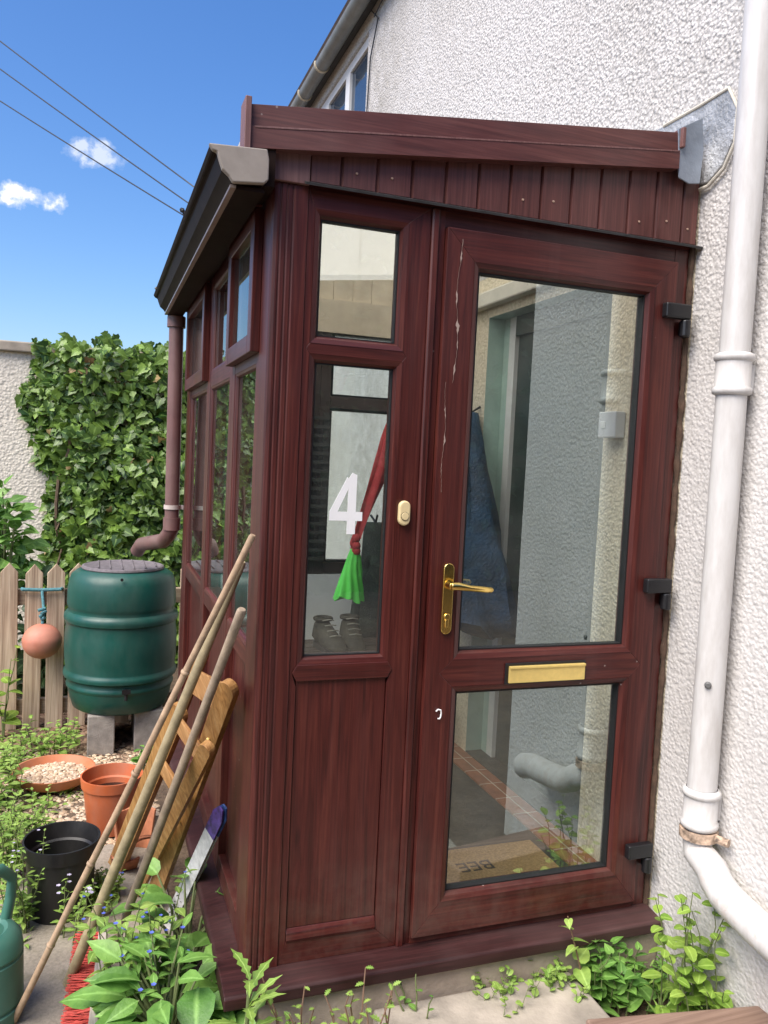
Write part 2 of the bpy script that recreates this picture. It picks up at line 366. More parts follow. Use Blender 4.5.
# ------------------------------------------------------------------ mesh building
class MB:
    def __init__(s): s.v = []; s.f = []; s.m = []; s.rib = []
    def add(s, vs, fs, mi=0):
        b = len(s.v); s.v += [tuple(v) for v in vs]
        s.f += [tuple(b + i for i in f) for f in fs]; s.m += [mi] * len(fs); return s
    def box(s, x0, x1, y0, y1, z0, z1, mi=0):
        vs = [(x, y, z) for x in (x0, x1) for y in (y0, y1) for z in (z0, z1)]
        return s.add(vs, [(0, 1, 3, 2), (4, 6, 7, 5), (0, 4, 5, 1), (2, 3, 7, 6), (0, 2, 6, 4), (1, 5, 7, 3)], mi)
    def prism(s, poly, axis, a, b, mi=0):
        """extrude a 2D polygon (the two other axes in order) from a to b along axis"""
        n = len(poly)
        def p(u, v, w):
            return ((w, u, v), (u, w, v), (u, v, w))[axis]
        vs = [p(u, v, a) for u, v in poly] + [p(u, v, b) for u, v in poly]
        fs = [tuple(range(n)), tuple(range(2 * n - 1, n - 1, -1))] + [(i, i + n, (i + 1) % n + n, (i + 1) % n) for i in range(n)]
        return s.add(vs, fs, mi)
    def loft(s, rings, closed=True, caps=True, mi=0):
        n = len(rings[0]); vs = [p for r in rings for p in r]; fs = []
        for k in range(len(rings) - 1):
            for i in range(n if closed else n - 1):
                j = (i + 1) % n
                fs.append((k * n + i, k * n + j, (k + 1) * n + j, (k + 1) * n + i))
        if caps and closed:
            fs.append(tuple(range(n - 1, -1, -1))); b = (len(rings) - 1) * n; fs.append(tuple(b + i for i in range(n)))
        return s.add(vs, fs, mi)
    def tube(s, path, r, seg=10, caps=True, mi=0, sq=1.0):
        path = [V(p) for p in path]; rings = []
        if not isinstance(r, (list, tuple)): r = [r] * len(path)
        ref = None
        for i, p in enumerate(path):
            t = (path[min(i + 1, len(path) - 1)] - path[max(i - 1, 0)]).normalized()
            if ref is None: ref = V((0, 0, 1)) if abs(t.z) < .9 else V((1, 0, 0))
            a = (ref - t * ref.dot(t)).normalized(); b = t.cross(a); ref = a
            rings.append([p + (a * math.cos(2 * PI * k / seg) + b * math.sin(2 * PI * k / seg) * sq) * r[i] for k in range(seg)])
        return s.loft(rings, True, caps, mi)
    def lathe(s, prof, c, seg=32, mi=0, caps=True, axis=None):
        c = V(c); ax = (V(axis).normalized() if axis else V((0, 0, 1)))
        a = V((1, 0, 0)) if abs(ax.x) < .9 else V((0, 1, 0)); a = (a - ax * a.dot(ax)).normalized(); b = ax.cross(a)
        rings = [[c + ax * z + (a * math.cos(2 * PI * k / seg) + b * math.sin(2 * PI * k / seg)) * r for k in range(seg)] for r, z in prof]
        return s.loft(rings, True, caps, mi)
    def plank(s, p0, p1, wdir, w, t, mi=0, taper=1.0, roundtop=False):
        """straight board from p0 to p1: width w along wdir, thickness t"""
        p0, p1 = V(p0), V(p1); d = (p1 - p0).normalized(); wd = V(wdir); wd = (wd - d * wd.dot(d)).normalized(); n = d.cross(wd)
        rings = []
        def ring(p, ww): return [p + wd * (sx * ww / 2) + n * (sy * t / 2) for sx, sy in ((-1, -1), (1, -1), (1, 1), (-1, 1))]
        rings.append(ring(p0, w))
        if roundtop:
            L = (p1 - p0).length
            for k in range(6):
                a = k / 5 * PI / 2; q = p1 - d * (w / 2) * (1 - math.sin(a)); rings.append(ring(q, max(.004, w * taper * math.cos(a) if k else w * taper)))
        else: rings.append(ring(p1, w * taper))
        return s.loft(rings, True, True, mi)
    def build(s, name, mats, parent=None, smooth=False, bevel=0, seg=2, angle=40):
        me = bpy.data.meshes.new(name)
        off = V((0, 0, 0))
        q = parent
        while q is not None: off += q.location; q = q.parent
        me.from_pydata([V(v) - off for v in s.v], [], s.f)
        if not isinstance(mats, (list, tuple)): mats = [mats]
        for mm in mats: me.materials.append(mm)
        for p, k in zip(me.polygons, s.m): p.material_index = k
        bm = bmesh.new(); bm.from_mesh(me); bmesh.ops.recalc_face_normals(bm, faces=bm.faces); bm.to_mesh(me); bm.free()
        if smooth:
            for p in me.polygons: p.use_smooth = True
            try: me.set_sharp_from_angle(angle=math.radians(angle))
            except Exception: pass
        me.update()
        o = bpy.data.objects.new(name, me); COL.objects.link(o)
        if parent is not None: o.parent = parent
        if bevel:
            b = o.modifiers.new('bevel', 'BEVEL'); b.width = bevel; b.segments = seg; b.limit_method = 'ANGLE'; b.angle_limit = math.radians(35)
            b.harden_normals = False
        return o
def tag(o, label=None, cat=None, group=None, kind=None):
    if label: o['label'] = label
    if cat: o['category'] = cat
    if group: o['group'] = group
    if kind: o['kind'] = kind
    return o
def thing(name, label, cat, loc, group=None):
    o = bpy.data.objects.new(name, None); COL.objects.link(o); o.location = loc; o.empty_display_size = .1
    return tag(o, label, cat, group)

# ------------------------------------------------------------------ SETTING: ground and paths
GZ = -.25
g = MB()
n = 60
xs = [-400, -120, -40, -15] + [-8 + i * .25 for i in range(61)] + [15, 40, 120, 400]
ys = [-400, -120, -40, -15] + [-8 + i * .25 for i in range(81)] + [20, 40, 120, 400]
def gh(x, y):
    # gentle rise towards the paved step on the right
    t = max(0, min(1, (x + 1.30) / .5)) * max(0, min(1, (1.2 - y) / .8))
    return GZ - .012 + .05 * t + .012 * noise.noise(V((x * 3, y * 3, 0)))
vs = [(x, y, gh(x, y)) for y in ys for x in xs]
nx = len(xs)
g.add(vs, [(j * nx + i, j * nx + i + 1, (j + 1) * nx + i + 1, (j + 1) * nx + i) for j in range(len(ys) - 1) for i in range(nx - 1)])
tag(g.build('ground', SOIL, smooth=True), kind='structure')
g = MB(); 
# old concrete path left of the porch: irregular edge sheet
pts = [(-2.6, -3), (-1.30, -3), (-1.36, -.2), (-1.40, .6), (-1.44, 1.25), (-1.62, 1.34), (-1.9, 1.18), (-2.05, .9), (-2.7, .7)]
g.prism(pts, 2, GZ - .06, GZ + .004)
tag(g.build('path', PATHM, bevel=.006), kind='structure')
g = MB(); g.box(-.955, -.33, -.78, -.062, -.22, -.122)
tag(g.build('paving_slab', CONC, bevel=.008), 'pale concrete paving slab in front of the porch door step', 'paving slab')
g = MB(); g.box(-1.27, -.005, -.055, .06, -.3, -.052)
tag(g.build('step', STEPC, bevel=.006), 'buff concrete strip directly under the front sill', 'step')

# ------------------------------------------------------------------ HOUSE
HY0, HY1, HZ1 = -.93, 12.5, 4.60
house = thing('house', 'white pebbledashed house wall with grey eaves gutter, upstairs window and white drainpipe', 'house', (2, 5, GZ))
DY0, DY1, DZ1 = .42, 1.38, 2.06
WY0, WY1, WZ0, WZ1 = 3.48, 5.3, 3.35, 4.33
w = MB()
ysx = sorted([HY0, 0, DY0, DY1, 1.95, WY0, WY1, HY1]); zsx = sorted([-.6, -.02, DZ1, 2.25, WZ0, WZ1, HZ1])
for i in range(len(ysx) - 1):
    for j in range(len(zsx) - 1):
        a, b, c, d = ysx[i], ysx[i + 1], zsx[j], zsx[j + 1]
        if a >= DY0 and b <= DY1 and c >= -.02 and d <= DZ1: continue
        if a >= WY0 and b <= WY1 and c >= WZ0 and d <= WZ1: continue
        inside = a >= 0 and b <= 1.95 and d <= 2.25
        w.add([(0, a, c), (0, b, c), (0, b, d), (0, a, d)], [(0, 3, 2, 1)], 1 if inside else 0)
for (a, b, c, d, dep) in ((DY0, DY1, -.02, DZ1, .22), (WY0, WY1, WZ0, WZ1, .08)):
    w.add([(0, a, c), (0, b, c), (0, b, d), (0, a, d), (dep, a, c), (dep, b, c), (dep, b, d), (dep, a, d)], [(0, 1, 5, 4), (1, 2, 6, 5), (2, 3, 7, 6), (3, 0, 4, 7)], 2 if dep > .2 else 0)
# other walls
w.add([(0, HY0, -.6), (6, HY0, -.6), (6, HY0, HZ1), (3, HY0, 6.4), (0, HY0, HZ1)], [(0, 1, 2, 3, 4)], 0)
w.add([(0, HY1, -.6), (6, HY1, -.6), (6, HY1, HZ1), (3, HY1, 6.4), (0, HY1, HZ1)], [(4, 3, 2, 1, 0)], 0)
w.add([(6, HY0, -.6), (6, HY1, -.6), (6, HY1, HZ1), (6, HY0, HZ1)], [(0, 1, 2, 3)], 0)
w.build('wall', [WALLW, PORCHWALL, TEAL], house)
r = MB()
r.add([(-.055, HY0 - .05, 4.56), (-.055, HY1, 4.56), (3, HY1, 6.45), (3, HY0 - .05, 6.45), (6.14, HY1, 4.56), (6.14, HY0 - .05, 4.56)], [(0, 1, 2, 3), (3, 2, 4, 5)])
rf = r.build('roof', ROOFM, house); so = rf.modifiers.new('thick', 'SOLIDIFY'); so.thickness = .08; so.offset = 1
e = MB(); e.box(-.045, -.002, HY0, HY1, 4.44, 4.55)
e.build('eaves_board', plain('eaves_board_paint', (.035, .035, .035), .6), house)
# grey half round gutter
gx, gz, gr = -.105, 4.455, .058
e = MB()
prof = [(gx + gr * math.cos(a), gz + gr * math.sin(a)) for a in [PI + k * PI / 10 for k in range(11)]]
prof2 = [(gx + (gr - .004) * math.cos(a), gz + (gr - .004) * math.sin(a)) for a in [2 * PI - k * PI / 10 for k in range(11)]]
e.prism(prof + prof2, 1, HY0, HY1)
gut = e.build('gutter', GUTG, house, smooth=True, angle=60)
for yy in (4.35, 4.9, 3.0, 6.2):
    c = MB(); pr = [(gx + (gr + .006) * math.cos(a), gz + (gr + .006) * math.sin(a)) for a in [PI * .93 + k * PI * 1.14 / 12 for k in range(13)]]
    pr2 = [(gx + (gr - .008) * math.cos(a), gz + (gr - .008) * math.sin(a)) for a in [2.07 * PI - k * PI * 1.14 / 12 for k in range(13)]]
    c.prism(pr + pr2, 1, yy - .012, yy + .012); c.build('bracket', CLIPC, gut)
# upstairs window
wx = .02
fr = MB()
def rect_frame(mb, plane, p, a0, a1, b0, b1, wdt, dep, mi=0):
    """four butted members of a rectangular frame; plane 0 = x const, 1 = y const"""
    def bx(u0, u1, v0, v1):
        if plane == 0: mb.box(p, p + dep, u0, u1, v0, v1, mi)
        else: mb.box(u0, u1, p, p + dep, v0, v1, mi)
    bx(a0, a0 + wdt, b0, b1); bx(a1 - wdt, a1, b0, b1); bx(a0 + wdt, a1 - wdt, b0, b0 + wdt); bx(a0 + wdt, a1 - wdt, b1 - wdt, b1)
rect_frame(fr, 0, wx, WY0, WY1, WZ0, WZ1, .07, .06)
for ym in (4.02, 4.62): fr.box(wx - .004, wx + .06, ym - .05, ym + .05, WZ0 + .07, WZ1 - .07)
win = fr.build('window', WHITE, house, bevel=.004)
for a, b in ((WY0 + .07, 3.97), (4.07, 4.57), (4.67, WY1 - .07)):
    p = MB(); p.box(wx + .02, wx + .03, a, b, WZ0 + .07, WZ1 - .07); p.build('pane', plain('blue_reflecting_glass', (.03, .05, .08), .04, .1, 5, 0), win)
c = MB(); c.tube([(-.012, 3.40, 4.42), (-.012, 3.25, 4.30), (-.012, 3.38, 4.1), (-.012, 3.42, 3.6), (-.012, 3.42, 2.6)], .005, 6)
c.tube([(-.012, 3.2, 4.42), (-.016, 3.1, 4.38), (-.012, 3.34, 4.35)], .004, 6)
c.build('cable', WIRE, house, smooth=True)
# house door in its recess (seen through the porch glass)
d = MB(); d.box(.08, .14, DY1 - .115, DY1 - .06, .005, DZ1 - .002, 0); d.box(.08, .14, DY0 + .002, DY0 + .06, .005, DZ1 - .002, 1); d.box(.08, .14, DY0 + .0605, DY1 - .1155, DZ1 - .09, DZ1 - .002, 1)
d.box(.10, .13, DY0 + .0605, DY1 - .1155, .005, DZ1 - .0905, 1)
hd = d.build('door', [WHITE, DOORG], house)
d = MB(); d.box(.082, .20, DY1 - .058, DY1 - .002, 0, DZ1 - .002); d.build('reveal', TEAL, hd)
# white cast drainpipe
dpipe = MB()
px, py, pr = -.058, at(733, 375, 0, -.058).y, .041
dpipe.lathe([(pr, .42), (pr, 5)], (px, py, 0), 28)
dp = dpipe.build('downpipe', PIPEW, house, smooth=True)
for zc in (1.665, .44):
    c = MB(); c.lathe([(pr + .002, -.062), (pr + .010, -.058), (pr + .012, -.05), (pr + .010, -.042), (pr + .006, -.038), (pr + .006, .03), (pr + .011, .034), (pr + .013, .042), (pr + .010, .05), (pr + .002, .054)], (px, py, zc), 28, caps=False)
    c.build('collar', PIPEW, dp, smooth=True, angle=50)
c = MB(); c.lathe([(pr + .002, -.014), (pr + .011, -.013), (pr + .012, .013), (pr + .002, .014)], (px, py, .362), 26, caps=False)
c.tube([(px + .02, py - .045, .362), (px + .035, py - .08, .362)], .012, 8); c.build('clip', RUST, dp, smooth=True)
c = MB(); pa = [V((px, py, .40))] + [V((px - .004 * min(k_, 6), y_, z_)) for k_, (y_, z_) in enumerate(((py, .335), (py - .008, .310), (-.322, .288), (-.345, .268), (-.385, .250), (-.44, .240), (-.52, .231), (-.60, .222), (-.655, .200)))]
c.tube(pa, [pr, pr, pr + .001, pr + .003, pr + .004, pr + .005, pr + .005, pr + .006, pr + .006, pr + .008], 24); c.build('shoe', PIPEW, dp, smooth=True)
c = MB(); c.lathe([(.0095, 0), (.0095, .006), (.006, .010)], (px - .031, py - .027, at(703, 679, 0, px).z), 12, axis=(-.6, -.8, 0)); c.build('bolt', plain('bolt_grey', (.12, .12, .12), .5), dp, smooth=True)
# pipe brackets back to the wall
for z_ in (1.62, .40):
    c = MB(); c.box(px + .02, -.002, py - .02, py + .02, z_, z_ + .07); c.build('bracket', PIPEW, dp)
# switch box inside the porch
sb = at(612, 425, 0, -.02)
s = MB(); s.box(-.042, -.001, sb.y - .05, sb.y + .05, sb.z - .045, sb.z + .045)
swt = s.build('switch_box', GREYB, bevel=.004); tag(swt, 'square pale grey switch box on the cream wall inside the porch', 'switch box')
s = MB(); s.box(-.047, -.0415, sb.y + .005, sb.y + .03, sb.z - .012, sb.z + .012); s.build('switch', WHITE, swt, bevel=.001)

# ------------------------------------------------------------------ PORCH
porch = thing('porch', 'dark red wood effect lean-to porch with glazed door and side windows', 'porch', (-.65, 1.0, -.05))
XL, D = -1.30, 1.95
def ring_bead(mb, x0, x1, z0, z1, wdt, yo, yi, yb, plane=1, mi=(0, 1), base=0, sgn=1):
    """sloped glazing bead round an opening: outer edge at depth yo, inner edge yi, then back to yb; mi = (horizontal, vertical) material"""
    o = [(x0 - wdt, z0 - wdt), (x1 + wdt, z0 - wdt), (x1 + wdt, z1 + wdt), (x0 - wdt, z1 + wdt)]
    h = [(x0 - wdt * .35, z0 - wdt * .35), (x1 + wdt * .35, z0 - wdt * .35), (x1 + wdt * .35, z1 + wdt * .35), (x0 - wdt * .35, z1 + wdt * .35)]
    q = [(x0, z0), (x1, z0), (x1, z1), (x0, z1)]
    def P(u, v, dd): return (u, dd, v) if plane == 1 else (dd, u, v)
    rows = [(o, yb), (o, yo), (h, yo + (yi - yo) * .25), (q, yi), (q, yb)]
    for k in range(4):
        j = (k + 1) % 4; mm = mi[0] if k in (0, 2) else mi[1]
        for t in range(4):
            (ra, da), (rb, db) = rows[t], rows[t + 1]
            mb.add([P(*ra[k], da), P(*ra[j], da), P(*rb[j], db), P(*rb[k], db)], [(0, 1, 2, 3)], mm)
def gasket(mb, x0, x1, z0, z1, wdt, y0, y1, plane=1):
    for a, b, c, dd in ((x0, x0 + wdt, z0, z1), (x1 - wdt, x1, z0, z1), (x0 + wdt, x1 - wdt, z0, z0 + wdt), (x0 + wdt, x1 - wdt, z1 - wdt, z1)):
        if plane == 1: mb.box(a, b, y0, y1, c, dd)
        else: mb.box(y0, y1, a, b, c, dd)
H, VV = 0, 1   # material slots: horizontal grain, vertical grain
RZ = [ROSE[0], ROSE[2]]
# --- sill all round
s = MB()
s.prism([(-.080, -.042), (-.080, -.012), (-.074, -.006), (0.0, .004), (.07, .004), (.07, -.042)], 0, -1.366, -.012)
s.prism([(-1.366, -.042), (-1.366, -.012), (-1.360, -.006), (-1.30, .003), (-1.235, .003), (-1.235, -.042)], 1, .0705, D + .02)
s.build('sill', SILLM, porch, bevel=.003)
b = MB(); b.box(-1.30, -1.26, .06, D, -.30, -.049); b.box(-1.26, -.01, D - .05, D, -.3, -.049)
b.build('plinth', CONCB, porch)
# --- fluted corner posts
def flute_post(x0, x1, y0, y1, z0, z1, front_fl=(), side_fl=(), name='corner_post'):
    mb = MB()
    pol = [(x0, y1), (x0, y0 + .012)]
    for f in sorted(side_fl, reverse=True): pol += []
    pol += [(x0 + .003, y0 + .003), (x0 + .012, y0)]
    for f in front_fl: pol += [(f - .003, y0), (f - .0015, y0 + .0025), (f + .0015, y0 + .0025), (f + .003, y0)]
    pol += [(x1, y0), (x1, y1)]
    mb.prism(pol, 2, z0, z1); return mb.build(name, ROSE[2], porch, bevel=.0015)
flute_post(-1.302, -1.212, 0.0, .11, .003, 2.062, front_fl=(-1.282, -1.266, -1.250))
flute_post(-1.302, -1.212, D - .11, D, .003, 2.062, name='corner_post')
# --- sidelight frame (front, fixed)
FY = .004
A0, A1, ZB, ZT = -1.211, -.872, .004, 2.058
gx0, gx1 = -1.172, -.956
gz = [(.848, 1.625), (1.693, 1.990)]
pz = (.085, .768)
fl = MB()
s_l = .020
def P2(mb, poly, mi, y0=FY, y1=.07): mb.prism(poly, 1, y0, y1, mi)
bw = .020
xo0, xo1 = gx0 - bw, gx1 + bw
P2(fl, [(A0, ZB), (xo0, pz[0] - .02), (xo0, .768 - .0), (xo0 - .012, .808), (xo0, .828), (xo0, 1.645), (xo0 - .010, 1.659), (xo0, 1.673), (xo0, 2.01), (A0, ZT)], VV)
P2(fl, [(A1, ZB), (A1, ZT), (xo1, 2.01), (xo1, 1.673), (xo1 + .010, 1.659), (xo1, 1.645), (xo1, .828), (xo1 + .012, .808), (xo1, .768), (xo1, pz[0] - .02)], VV)
P2(fl, [(A0, ZT), (xo0, 2.01), (xo1, 2.01), (A1, ZT)], H)
P2(fl, [(A0, ZB), (A1, ZB), (xo1, pz[0] - .02), (xo0, pz[0] - .02)], H)
P2(fl, [(xo0, 1.645), (xo1, 1.645), (xo1 + .010, 1.659), (xo1, 1.673), (xo0, 1.673), (xo0 - .010, 1.659)], H)
P2(fl, [(xo0, .785), (xo1, .785), (xo1 + .012, .808), (xo1, .828), (xo0, .828), (xo0 - .012, .808)], H, FY - .004)
for z0, z1 in gz: ring_bead(fl, gx0, gx1, z0, z1, bw, FY - .001, .018, .05, mi=(H, VV))
fl.prism([(FY - .003, pz[0] - .020), (FY - .006, pz[0] - .012), (FY - .002, pz[0] + .004), (.009, pz[0] + .016), (.03, pz[0] + .016), (.03, pz[0] - .020)], 0, xo0 + .001, xo1 - .001, H)
slt = fl.build('sidelight', RZ, porch, bevel=.0012)
p = MB(); p.box(xo0 + .0015, xo1 - .0015, .0085, .05, pz[0] + .0165, .7845); p.build('panel', ROSE[2], slt, bevel=.002)
gk = MB()
for z0, z1 in gz: gasket(gk, gx0, gx1, z0, z1, .003, .017, .03)
gk.build('gasket', GASK, slt)
for z0, z1 in gz:
    p = MB(); p.box(gx0 + .003, gx1 - .003, .024, .028, z0 + .003, z1 - .003); p.build('pane', GLASS, slt)
# house number 4 : white vinyl on the glass
f4 = MB()
nx0, nz0 = -1.115, 1.177
def S4(x, z): return (nx0 + x, nz0 + z)
y4a, y4b = .0215, .0235
f4.prism([S4(.050, 0), (S4(.073, 0)), S4(.073, .160), S4(.060, .165), S4(.050, .150)], 1, y4a, y4b)
f4.prism([S4(0, .036), S4(.0499, .036), S4(.0499, .060), S4(0, .060)], 1, y4a, y4b)
f4.prism([S4(.0731, .036), S4(.092, .036), S4(.092, .060), S4(.0731, .060)], 1, y4a, y4b)
f4.prism([S4(0, .0601), S4(.022, .0601), S4(.0499, .122), S4(.0499, .1495), S4(.046, .153)], 1, y4a, y4b)
f4.build('house_number', STICK, slt)
# mullion between sidelight and door, and door frame
j = MB()
j.prism([(-.871, .0), (-.866, -.004), (-.852, -.004), (-.848, .004), (-.8305, .004), (-.8305, .07), (-.871, .07)], 2, .004, 2.058)
j.build('mullion', ROSE[2], porch, bevel=.0012)
j = MB(); j.box(-.0725, -.022, .008, .07, .004, 2.058, VV); j.box(-.8303, -.0727, .008, .07, 2.014, 2.058, H); j.box(-.8303, -.0727, .0, .07, .0045, .026, H)
j.build('door_frame', RZ, porch, bevel=.0015)
j = MB()
pts_ = [V((-.014 + .003 * noise.noise(V((k * .31, 2, 1))), .004 + .002 * noise.noise(V((k * .5, 7, 1))), .0 + k * .0205)) for k in range(103)]
j.tube(pts_, [.0085 + .005 * noise.noise(V((k * .43, 5, 3))) for k in range(103)], 8)
j.build('sealant', SEAL, porch, smooth=True)
# --- door leaf
dx0, dx1, dz0, dz1 = -.829, -.0745, .028, 2.012
LY = -.014
hx0, hx1 = -.725, -.174
ug = (.852, 1.908); lg = (.146, .731)
bw = .021
vx0, vx1 = hx0 - bw, hx1 + bw
lf = MB()
mz = (ug[0] + lg[1]) / 2; mh = (ug[0] - bw) - mz
P = lambda poly, mi: lf.prism(poly, 1, LY, .05, mi)
P([(dx0, dz0), (vx0, lg[0] - bw), (vx0, lg[1] + bw), (vx0 - mh, mz), (vx0, ug[0] - bw), (vx0, ug[1] + bw), (dx0, dz1)], VV)
P([(dx1, dz0), (dx1, dz1), (vx1, ug[1] + bw), (vx1, ug[0] - bw), (vx1 + mh, mz), (vx1, lg[1] + bw), (vx1, lg[0] - bw)], VV)
P([(dx0, dz1), (vx0, ug[1] + bw), (vx1, ug[1] + bw), (dx1, dz1)], H)
P([(dx0, dz0), (dx1, dz0), (vx1, lg[0] - bw), (vx0, lg[0] - bw)], H)
P([(vx0, lg[1] + bw), (vx1, lg[1] + bw), (vx1 + mh, mz), (vx1, ug[0] - bw), (vx0, ug[0] - bw), (vx0 - mh, mz)], H)
for z0, z1 in (ug, lg): ring_bead(lf, hx0, hx1, z0, z1, bw, LY - .001, .004, .04, mi=(H, VV))
door = lf.build('door', RZ, porch, bevel=.0013)
gk = MB()
for z0, z1 in (ug, lg): gasket(gk, hx0, hx1, z0, z1, .004, .003, .03)
gk.build('gasket', GASK, door)
for z0, z1 in (ug, lg):
    p = MB(); p.box(hx0 + .004, hx1 - .004, .016, .020, z0 + .004, z1 - .004); p.build('pane', GLASS, door)
# lever handle
hx, hz0, hz1 = -.777, .905, 1.104
h = MB()
def stadium(cx, z0, z1, r, n=8):
    return [(cx + r * math.cos(a), z1 - r + r * math.sin(a)) for a in [k * PI / n for k in range(n + 1)]] + [(cx + r * math.cos(a), z0 + r + r * math.sin(a)) for a in [PI + k * PI / n for k in range(n + 1)]]
h.prism(stadium(hx, hz0, hz1, .0155), 1, LY - .009, LY - .0005)
h.tube([(hx, LY - .008, 1.045), (hx, LY - .03, 1.045), (hx, LY - .043, 1.045)], [.013, .011, .012], 14)
h.tube([(hx - .008, LY - .044, 1.046), (hx + .012, LY - .046, 1.046), (hx + .045, LY - .048, 1.041), (hx + .085, LY - .046, 1.037), (hx + .115, LY - .042, 1.034), (hx + .122, LY - .040, 1.033)], [.011, .0115, .0085, .0085, .008, .004], 14)
h.lathe([(.009, 0), (.009, .004), (.006, .0045)], (hx, LY - .0135, .955), 14, axis=(0, 1, 0))
h.prism([(hx - .0045, .925), (hx + .0045, .925), (hx + .0045, .950), (hx - .0045, .950)], 1, LY - .0125, LY - .0095)
h.build('handle', BRASS, door, smooth=True, bevel=.0015, angle=35)
# letter plate
l = MB(); l.box(-.582, -.313, LY - .005, LY - .0005, .752, .814)
lp = l.build('letter_plate', BLACK, door, bevel=.002)
l = MB(); l.box(-.572, -.319, LY - .013, LY - .0055, .757, .806); l.box(-.572, -.319, LY - .017, LY - .0132, .799, .806); l.build('flap', BRASSB, lp, bevel=.0012)
# hinges
for zc in (1.853, 1.025, .190):
    hg = MB()
    hg.box(-.125, -.034, LY - .026, LY - .0005, zc - .010, zc + .034); hg.lathe([(.016, -.062), (.016, -.011)], (-.046, LY - .014, zc), 14)
    hg.box(-.046, -.024, LY - .010, LY + .02, zc - .055, zc - .010)
    hg.build('hinge', BLACK, door, bevel=.005, seg=3)
# flaked white paint marks and a little hook
def streak(x0_, z0_, z1_, amp, fr_, wmax):
    mk = MB(); n_ = 60; L_, R2 = [], []
    for k in range(n_ + 1):
        z = z0_ + (z1_ - z0_) * k / n_; x = x0_ + amp * math.sin(z * fr_) + ru(-.0012, .0012); w_ = wmax * max(.02, noise.noise(V((z * 26, fr_, 1))) * 2.6) * ru(.3, 1.3)
        L_.append((x - w_, z)); R2.append((x + w_, z))
    vs_ = [(a, yy, z) for yy in (LY - .0013, LY - .0004) for row in (L_, R2) for a, z in row]; m_ = n_ + 1
    fs_ = []
    for k in range(n_): fs_ += [(k, k + 1, m_ + k + 1, m_ + k), (2 * m_ + k, 3 * m_ + k, 3 * m_ + k + 1, 2 * m_ + k + 1), (k, 2 * m_ + k, 2 * m_ + k + 1, k + 1), (m_ + k, m_ + k + 1, 3 * m_ + k + 1, 3 * m_ + k)]
    mk.add(vs_, fs_); mk.build('paint_streak', PAINTW, door)
streak(-.790, 1.985, 1.60, .005, 23, .0032); streak(-.811, 1.60, 1.30, .003, 31, .0013)
hk = MB(); c0 = at(438, 714, 1, LY - .004)
hk.tube([c0 + V(p) for p in ((-.006, 0, .008), (-.002, -.003, .014), (.006, -.004, .012), (.008, -.004, .004), (.007, -.003, -.008), (.004, -.003, -.013), (-.001, -.003, -.012))], .0022, 8)
hk.build('hook', STICK, door, smooth=True)
# doorbell on the sidelight frame
bc = at(403.5, 513, 1, -.002)
bl = MB(); bl.prism(stadium(bc.x, bc.z - .034, bc.z + .034, .0165, 8), 1, -.014, FY - .001)
db = bl.build('doorbell', BELL, porch, bevel=.005, seg=3)
bl = MB(); bl.lathe([(.0115, 0), (.0115, .0015)], (bc.x, -.0155, bc.z - .008), 20, axis=(0, 1, 0)); b2 = bl.build('button_ring', BLACK, db)
bl = MB(); bl.lathe([(.0105, 0), (.0105, .003)], (bc.x, -.0175, bc.z - .008), 20, axis=(0, 1, 0)); bl.build('button', BELL, db, bevel=.001)
# --- head: drip strip, cladding, corner plate, barge board
hb_ = MB(); hb_.box(-1.2115, -.006, .009, .068, 2.0585, 2.150); hb_.build('head_beam', ROSE[0], porch)
ds = MB(); ds.prism([(-.026, 2.058), (-.028, 2.064), (-.004, 2.073), (.0, 2.073), (.0, 2.0665)], 0, -1.226, -.002); ds.build('drip_strip', STRIP, porch)
cl = MB()
slope = .1232
def ftop(x): return 2.2415 + slope * (x + 1.366)
def fbot(x): return 2.133 + slope * (x + 1.366)
edges = [-1.212]
x = -1.128
while x < -.03: edges.append(x); x += .0965
edges.append(-.008)
for a, b in zip(edges[:-1], edges[1:]):
    pr = [(a, .03), (a, .0), (a + .004, -.007), (b - .007, -.007), (b - .003, -.001), (b, .0), (b, .03)]
    cl.loft([[(u, v, 2.0735) for u, v in pr], [(u, v, fbot(u) + .03) for u, v in pr]])
cl.build('cladding', FADE_Z, porch)
PIN = plain('brass_pin', (.45, .30, .22), .5)
for a, b in zip(edges[1:-1], edges[2:]):
    if (round(a * 37) % 2) == 0:
        sc = MB(); sc.lathe([(.0036, 0), (.0028, .0025)], ((a + b) / 2 - .01, -.0075, 2.100 + .03 * rnd()), 10, axis=(0, -1, 0)); sc.build('screw_cap', PIN, porch)
cp = MB(); cp.box(-1.306, -1.2125, -.0095, .03, 2.063, fbot(-1.21) + .02); cp.build('corner_plate', FADE_P, porch, bevel=.002)
bb = MB()
yf = -.036
def barge(x0, x1, lo, hi, ya, yb, mi=0):
    bb.loft([[(x, ya, lo(x)), (x, ya, hi(x)), (x, yb, hi(x)), (x, yb, lo(x))] for x in (x0, x1)], mi=mi)
E1 = at(681, 132, 1, yf); E0 = at(251.5, 103, 1, yf); E2 = at(250, 148, 1, yf)
sl = (E1.z - E0.z) / (E1.x - E0.x); hgt = E0.z - E2.z
top = lambda x: E0.z + sl * (x - E0.x)
low = lambda x: top(x) - hgt
mid = lambda x: top(x) - hgt * .52
bx0, bx1 = E0.x, E1.x
barge(bx0, bx1, lambda x: mid(x) + .002, top, yf + .004, .0)
barge(bx0, bx1, low, lambda x: mid(x) + .0019, yf - .003, .0)
barge(bx0 + .01, bx1 - .005, lambda x: mid(x) - .003, lambda x: mid(x) + .0015, yf - .0042, yf - .0031, 1)
bb.build('barge_board', [FADE_X, FADE_P], porch, bevel=.002)
bb = MB(); barge(bx0 - .016, bx0 - .0005, lambda x: low(bx0) - .006, lambda x: top(bx0) + .012, yf - .012, .02)
